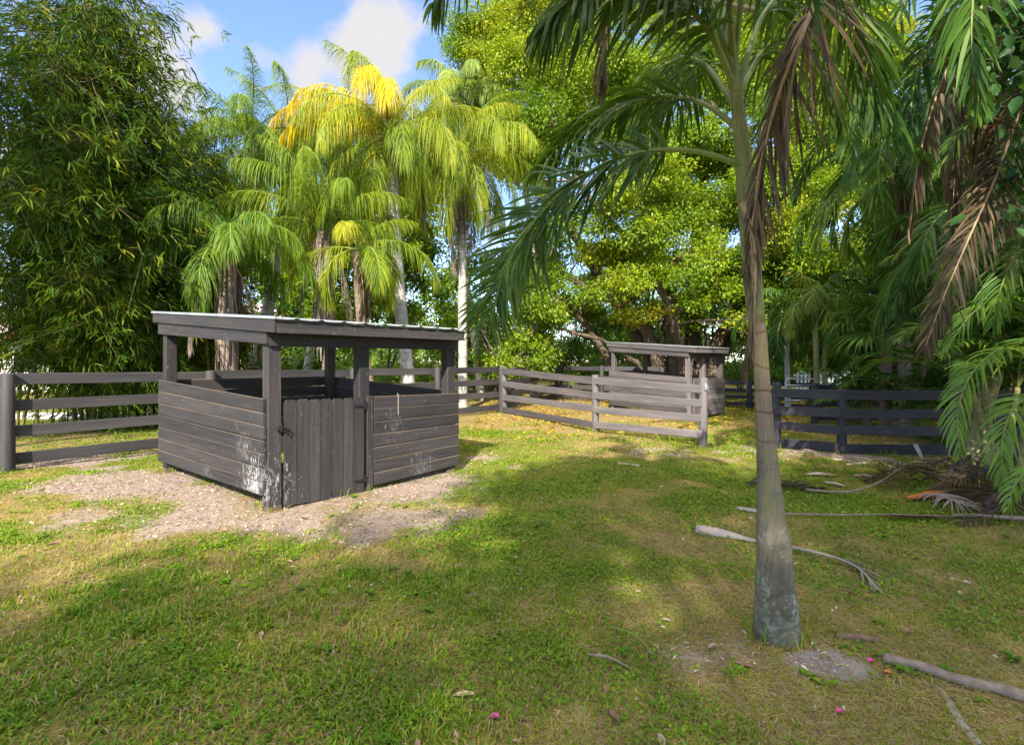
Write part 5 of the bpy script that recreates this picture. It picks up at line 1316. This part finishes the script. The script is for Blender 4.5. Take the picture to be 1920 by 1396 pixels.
# long stalk lying across the right of the lawn
ls = thing('fallen_frond', 'long thin dead frond stalk lying flat across the right of the lawn', 'palm frond', G(1600, 975))
mb = MB(); ribbon(mb, [Gz(1380, 955), Gz(1420, 961), Gz(1470, 968)], [0.07, 0.08, 0.03], 0.3); mb.build('sheath', M['grey_sheath'], ls, smooth=True)
mb = MB(); frond(mb, [Gz(1470, 968, 0.03), Gz(1560, 972, 0.04), Gz(1680, 972, 0.04), Gz(1790, 974, 0.03)], 40, 0.34, 0.012, t0=0.5, a0=16, a1=8, b=(-10, 10), droop=0.08, r0=0.010, r1=0.005, tint=0.3, miss=0.1)
mb.build('frond_blade', [M['log_bark'], M['brown_leaf']], ls)
lg = MB(); tube(lg, spline([Gz(1785, 973, 0.04), Gz(1850, 977, 0.05), Gz(1960, 982, 0.04)], 14), np.linspace(0.014, 0.024, 14), 8, lump=0.1)
tag(lg.build('dead_branch', M['log_bark'], loc=G(1860, 978), smooth=True), 'straight grey branch at the right edge in line with the dead stalk', 'branch')
# heap of dead fronds
hp = thing('fallen_frond', 'crumpled brown dead frond heaped in the middle of the debris', 'palm frond', G(1690, 915))
mb = MB(); frond(mb, [Gz(1510, 922, 0.03), Gz(1590, 928, 0.04), Gz(1650, 918, 0.10), Gz(1700, 905, 0.20), Gz(1760, 915, 0.12), Gz(1800, 925, 0.05)], 60, 0.5, 0.016, t0=0.42, a0=50, a1=25, b=(-30, 50), droop=0.35, r0=0.014, r1=0.006, tint=0.2, tvar=0.2)
mb.build('frond_blade', [M['log_bark'], M['brown_leaf']], hp)
gh = thing('fallen_frond', 'bleached grey comb-like dead frond below the orange sheath', 'palm frond', G(1790, 955))
mb = MB(); frond(mb, [Gz(1725, 930, 0.03), Gz(1760, 942, 0.08), Gz(1800, 955, 0.07), Gz(1850, 962, 0.04)], 36, 0.3, 0.014, t0=0.05, a0=60, a1=40, b=(-10, 20), droop=0.25, r0=0.012, tint=0.8)
mb.build('frond_blade', [M['grey_sheath'], M['grey_leaf']], gh)
for pts, ws, lab in (([Gz(1768, 912, 0.05), Gz(1800, 898, 0.22), Gz(1850, 885, 0.30), Gz(1930, 875, 0.34)], [0.075, 0.07, 0.05, 0.04], 'thick dark curved dead stalk rising at the right edge of the debris'),
                     ([Gz(1850, 962, 0.06), Gz(1890, 940, 0.14), Gz(1950, 915, 0.24)], [0.10, 0.09, 0.06], 'broad dark dead stalk lying lowest in the debris by the areca'),
                     ([Gz(1800, 915, 0.03), Gz(1822, 905, 0.10), Gz(1840, 892, 0.24)], [0.03, 0.03, 0.02], 'short grey forked stick propped against the dark curved stalk')):
    s_ = MB(); tube(s_, spline(pts, 14), np.interp(np.linspace(0, 1, 14), np.linspace(0, 1, len(ws)), ws) * 0.62, 8, flat=0.6, lump=0.12)
    tag(s_.build('dead_stalk', M['dark_bark'], loc=pts[0], smooth=True), lab, 'stalk')
pf = thing('fallen_frond', 'tangle of dark dead leaflets under the curved stalks at the right edge', 'palm frond', G(1850, 935))
mb = MB()
frond(mb, [Gz(1960, 930, 0.1), Gz(1890, 935, 0.12), Gz(1830, 940, 0.06), Gz(1790, 945, 0.03)], 60, 0.42, 0.014, t0=0.02, a0=60, a1=25, b=(-30, 50), droop=0.3, r0=0.02, tint=0.12, tvar=0.12)
mb.build('frond_blade', [M['dark_bark'], M['brown_leaf']], pf)
for pts, lab in (([Gz(1930, 895, 0.12), Gz(1850, 900, 0.16), Gz(1780, 905, 0.10), Gz(1720, 900, 0.04)], 'dark dead frond spread over the back of the debris heap'),
                 ([Gz(1940, 965, 0.05), Gz(1880, 950, 0.14), Gz(1820, 935, 0.10), Gz(1770, 940, 0.03)], 'dark dead frond at the front of the debris heap under the orange sheath'),
                 ([Gz(1620, 905, 0.02), Gz(1660, 895, 0.08), Gz(1710, 885, 0.10), Gz(1760, 890, 0.04)], 'thin brown dead frond at the near left end of the debris heap'),
                 ([Gz(1935, 925, 0.16), Gz(1870, 915, 0.24), Gz(1810, 918, 0.16), Gz(1750, 925, 0.04)], 'brown dead frond bridging the top of the debris heap at the frame edge'),
                 ([Gz(1945, 945, 0.10), Gz(1900, 960, 0.12), Gz(1850, 975, 0.06), Gz(1800, 985, 0.02)], 'brown dead frond sliding off the front of the debris heap over the straight branch'),
                 ([Gz(1850, 860, 0.03), Gz(1800, 868, 0.10), Gz(1750, 880, 0.08), Gz(1705, 892, 0.02)], 'brown dead frond between the dark fence and the debris heap'),
                 ([Gz(1400, 908, 0.02), Gz(1420, 912, 0.05), Gz(1470, 915, 0.04), Gz(1540, 918, 0.02)], 'short grey dead frond in the grass behind the ringed trunk')):
    dd = thing('fallen_frond', lab, 'palm frond', pts[0])
    mb = MB(); frond(mb, pts, 55, 0.40, 0.012, t0=0.02, a0=55, a1=25, b=(-30, 50), droop=0.3, r0=0.016, r1=0.005, tint=0.42 if 'brown' in lab else 0.18, tvar=0.2)
    mb.build('frond_blade', [M['dark_bark'], M['brown_leaf']], dd)
sh = MB(); ribbon(sh, [Gz(1698, 938), Gz(1730, 934), Gz(1775, 926)], [0.05, 0.11, 0.04], 0.45, lift=0.02)
tag(sh.build('palm_sheath', M['orange_sheath'], loc=G(1735, 934), smooth=True), 'bright orange curled palm sheath among the brown debris', 'palm sheath')
# pale dry scraps in front of the fence
for k, (x, y, dx, dy, w_) in enumerate(((1492, 842, 48, 10, 0.06), (1560, 862, 50, 8, 0.05), (1585, 872, 70, -2, 0.05), (1650, 868, 40, 18, 0.05), (1510, 890, 55, 2, 0.06), (1600, 893, 40, 2, 0.05), (1700, 868, 45, 4, 0.06), (1735, 886, 38, 0, 0.05), (1640, 850, 44, 6, 0.04), (1760, 872, 50, 2, 0.04), (1670, 846, 36, 4, 0.05), (1780, 858, 50, 0, 0.04), (1545, 905, 40, 8, 0.04), (1590, 858, 44, 5, 0.05))):
    s_ = MB(); ribbon(s_, [Gz(x, y), Gz(x + dx * 0.5, y + dy * 0.5 - 1), Gz(x + dx, y + dy)], [0.03, w_ * 1.6, 0.02], 0.3, 10)
    tag(s_.build('dry_scrap', M['tan_sheath'], loc=G(x, y), smooth=True), 'pale dry curl of palm sheath lying on the grass in front of the dark fence', 'palm scrap', 'dry palm scraps before the dark fence')
s_ = MB(); pA, pB = G(1731, 862), G(1731, 862) + np.array((-0.01, 0.14, 0.22)); ribbon(s_, [pA, (pA + pB) / 2, pB], [0.05, 0.075, 0.085], 0.2, 10, lift=0.0)
tag(s_.build('leaning_sheath', M['grey_sheath'], loc=pA, smooth=True), 'whitish dry sheath leaning upright against the lowest rail of the dark fence', 'palm sheath')
# log and sticks at the lower right
s_ = MB(); q = spline([Gz(1655, 1246, 0.035), Gz(1720, 1262, 0.04), Gz(1800, 1290, 0.04), Gz(1870, 1306, 0.04), Gz(1960, 1334, 0.04)], 26)
tube(s_, q, 0.026 + 0.003 * np.sin(np.arange(26)), 10, lump=0.08)
tag(s_.build('fallen_branch', M['log_bark'], loc=q[0], smooth=True), 'long straight brown branch lying in the lower right corner', 'branch')
s_ = MB(); ribbon(s_, [Gz(1752, 1290), Gz(1775, 1320), Gz(1800, 1365), Gz(1840, 1410)], [0.03, 0.055, 0.06, 0.05], 0.3)
tag(s_.build('bark_strip', M['grey_sheath'], loc=G(1775, 1320), smooth=True), 'flat pale bark strip running off the bottom edge below the long branch', 'bark')
s_ = MB(); tube(s_, spline([Gz(1105, 1233, 0.02), Gz(1145, 1243, 0.03), Gz(1182, 1258, 0.015)], 8), [0.006, 0.007, 0.007, 0.006, 0.006, 0.005, 0.004, 0.003], 6)
tag(s_.build('twig', M['log_bark'], loc=G(1145, 1243)), 'short brown twig in the grass left of the ringed trunk', 'twig')
s_ = MB(); tube(s_, spline([Gz(1145, 1183, 0.03), Gz(1190, 1203, 0.04), Gz(1226, 1233, 0.02)], 8), 0.004, 5)
tag(s_.build('grass_stem', M['rachis_green'], loc=G(1190, 1203)), 'long yellow-green stem lying above the short brown twig', 'stem')
s_ = MB(); ribbon(s_, [Gz(1156, 872), Gz(1175, 873), Gz(1198, 877)], [0.05, 0.03, 0.05], 0.5, 10, lift=0.02)
tag(s_.build('dry_husk', M['tan_sheath'], loc=G(1175, 872), smooth=True), 'small tan bone-shaped husk alone on the open lawn', 'husk')
s_ = MB(); ribbon(s_, [Gz(1565, 1200), Gz(1600, 1203), Gz(1648, 1208)], [0.03, 0.06, 0.04], 0.45, 12, lift=0.015)
tag(s_.build('dead_leaf_roll', M['dead_leaf'], loc=G(1600, 1203), smooth=True), 'rolled brown dead leaf just right of the ringed trunk foot', 'leaf')
# single dead leaves
def leaf_on_ground(px, py, ln, wd, az, m_, lab, cat='leaf', name='dead_leaf', group=None):
    c = G(px, py); c[2] = float(gz(np.array(c[0]), np.array(c[1]))) + 0.012
    d = np.array((math.cos(az), math.sin(az), 0)); s = np.array((-math.sin(az), math.cos(az), 0)); mb = MB(); V = []
    for t in np.linspace(0, 1, 7):
        w = wd * math.sin(PI * min(0.98, t * 0.94 + 0.03)) ** 0.8; z = 0.25 * ln * (t - 0.5) ** 2
        for e, zz_ in ((-1, 0.35), (0, 0.0), (1, 0.35)): V.append(c + d * ln * (t - 0.5) + s * e * w / 2 + Zv * (z + zz_ * w))
    V2 = [v - Zv * 0.0015 for v in V]
    f = [(k * 3 + j, k * 3 + j + 1, k * 3 + j + 4, k * 3 + j + 3) for k in range(6) for j in range(2)]
    mb.add(V, f); mb.add(V2, [q[::-1] for q in f])
    tag(mb.build(name, M[m_], loc=c, smooth=True), lab, cat, group)
for k, (x, y, l) in enumerate(((1335, 1215, 0.07), (1395, 1252, 0.09), (1020, 1205, 0.07), (870, 1305, 0.10), (1150, 1345, 0.08), (1480, 1222, 0.06), (1250, 1165, 0.06), (925, 1195, 0.06), (720, 1185, 0.05), (490, 1190, 0.06), (98, 1018, 0.09), (570, 975, 0.09), (1240, 1390, 0.08), (1700, 1190, 0.07), (1590, 1110, 0.06), (1800, 1115, 0.07))):
    leaf_on_ground(x, y, l, l * 0.4, 0.7 + k * 1.9, 'dead_leaf' if k % 3 else 'tan_sheath', 'single dry brown leaf lying in the grass', 'leaf', 'dead_leaf', 'dry leaves scattered on the lawn')
for x, y, l, lab in ((928, 1345, 0.045, 'magenta petal at the bottom edge of the lawn, left of the others'), (1632, 1248, 0.035, 'magenta petal beside the thick end of the long branch'), (1574, 1345, 0.032, 'magenta petal between the sand patch and the bottom edge')):
    leaf_on_ground(x, y, l, l * 0.75, 0.4, 'petal', lab, 'petal', 'flower_petal')
leaf_on_ground(1665, 1272, 0.05, 0.03, 0.2, 'orange_sheath', 'small rusty red leaf under the thick end of the long branch', 'leaf', 'red_leaf')
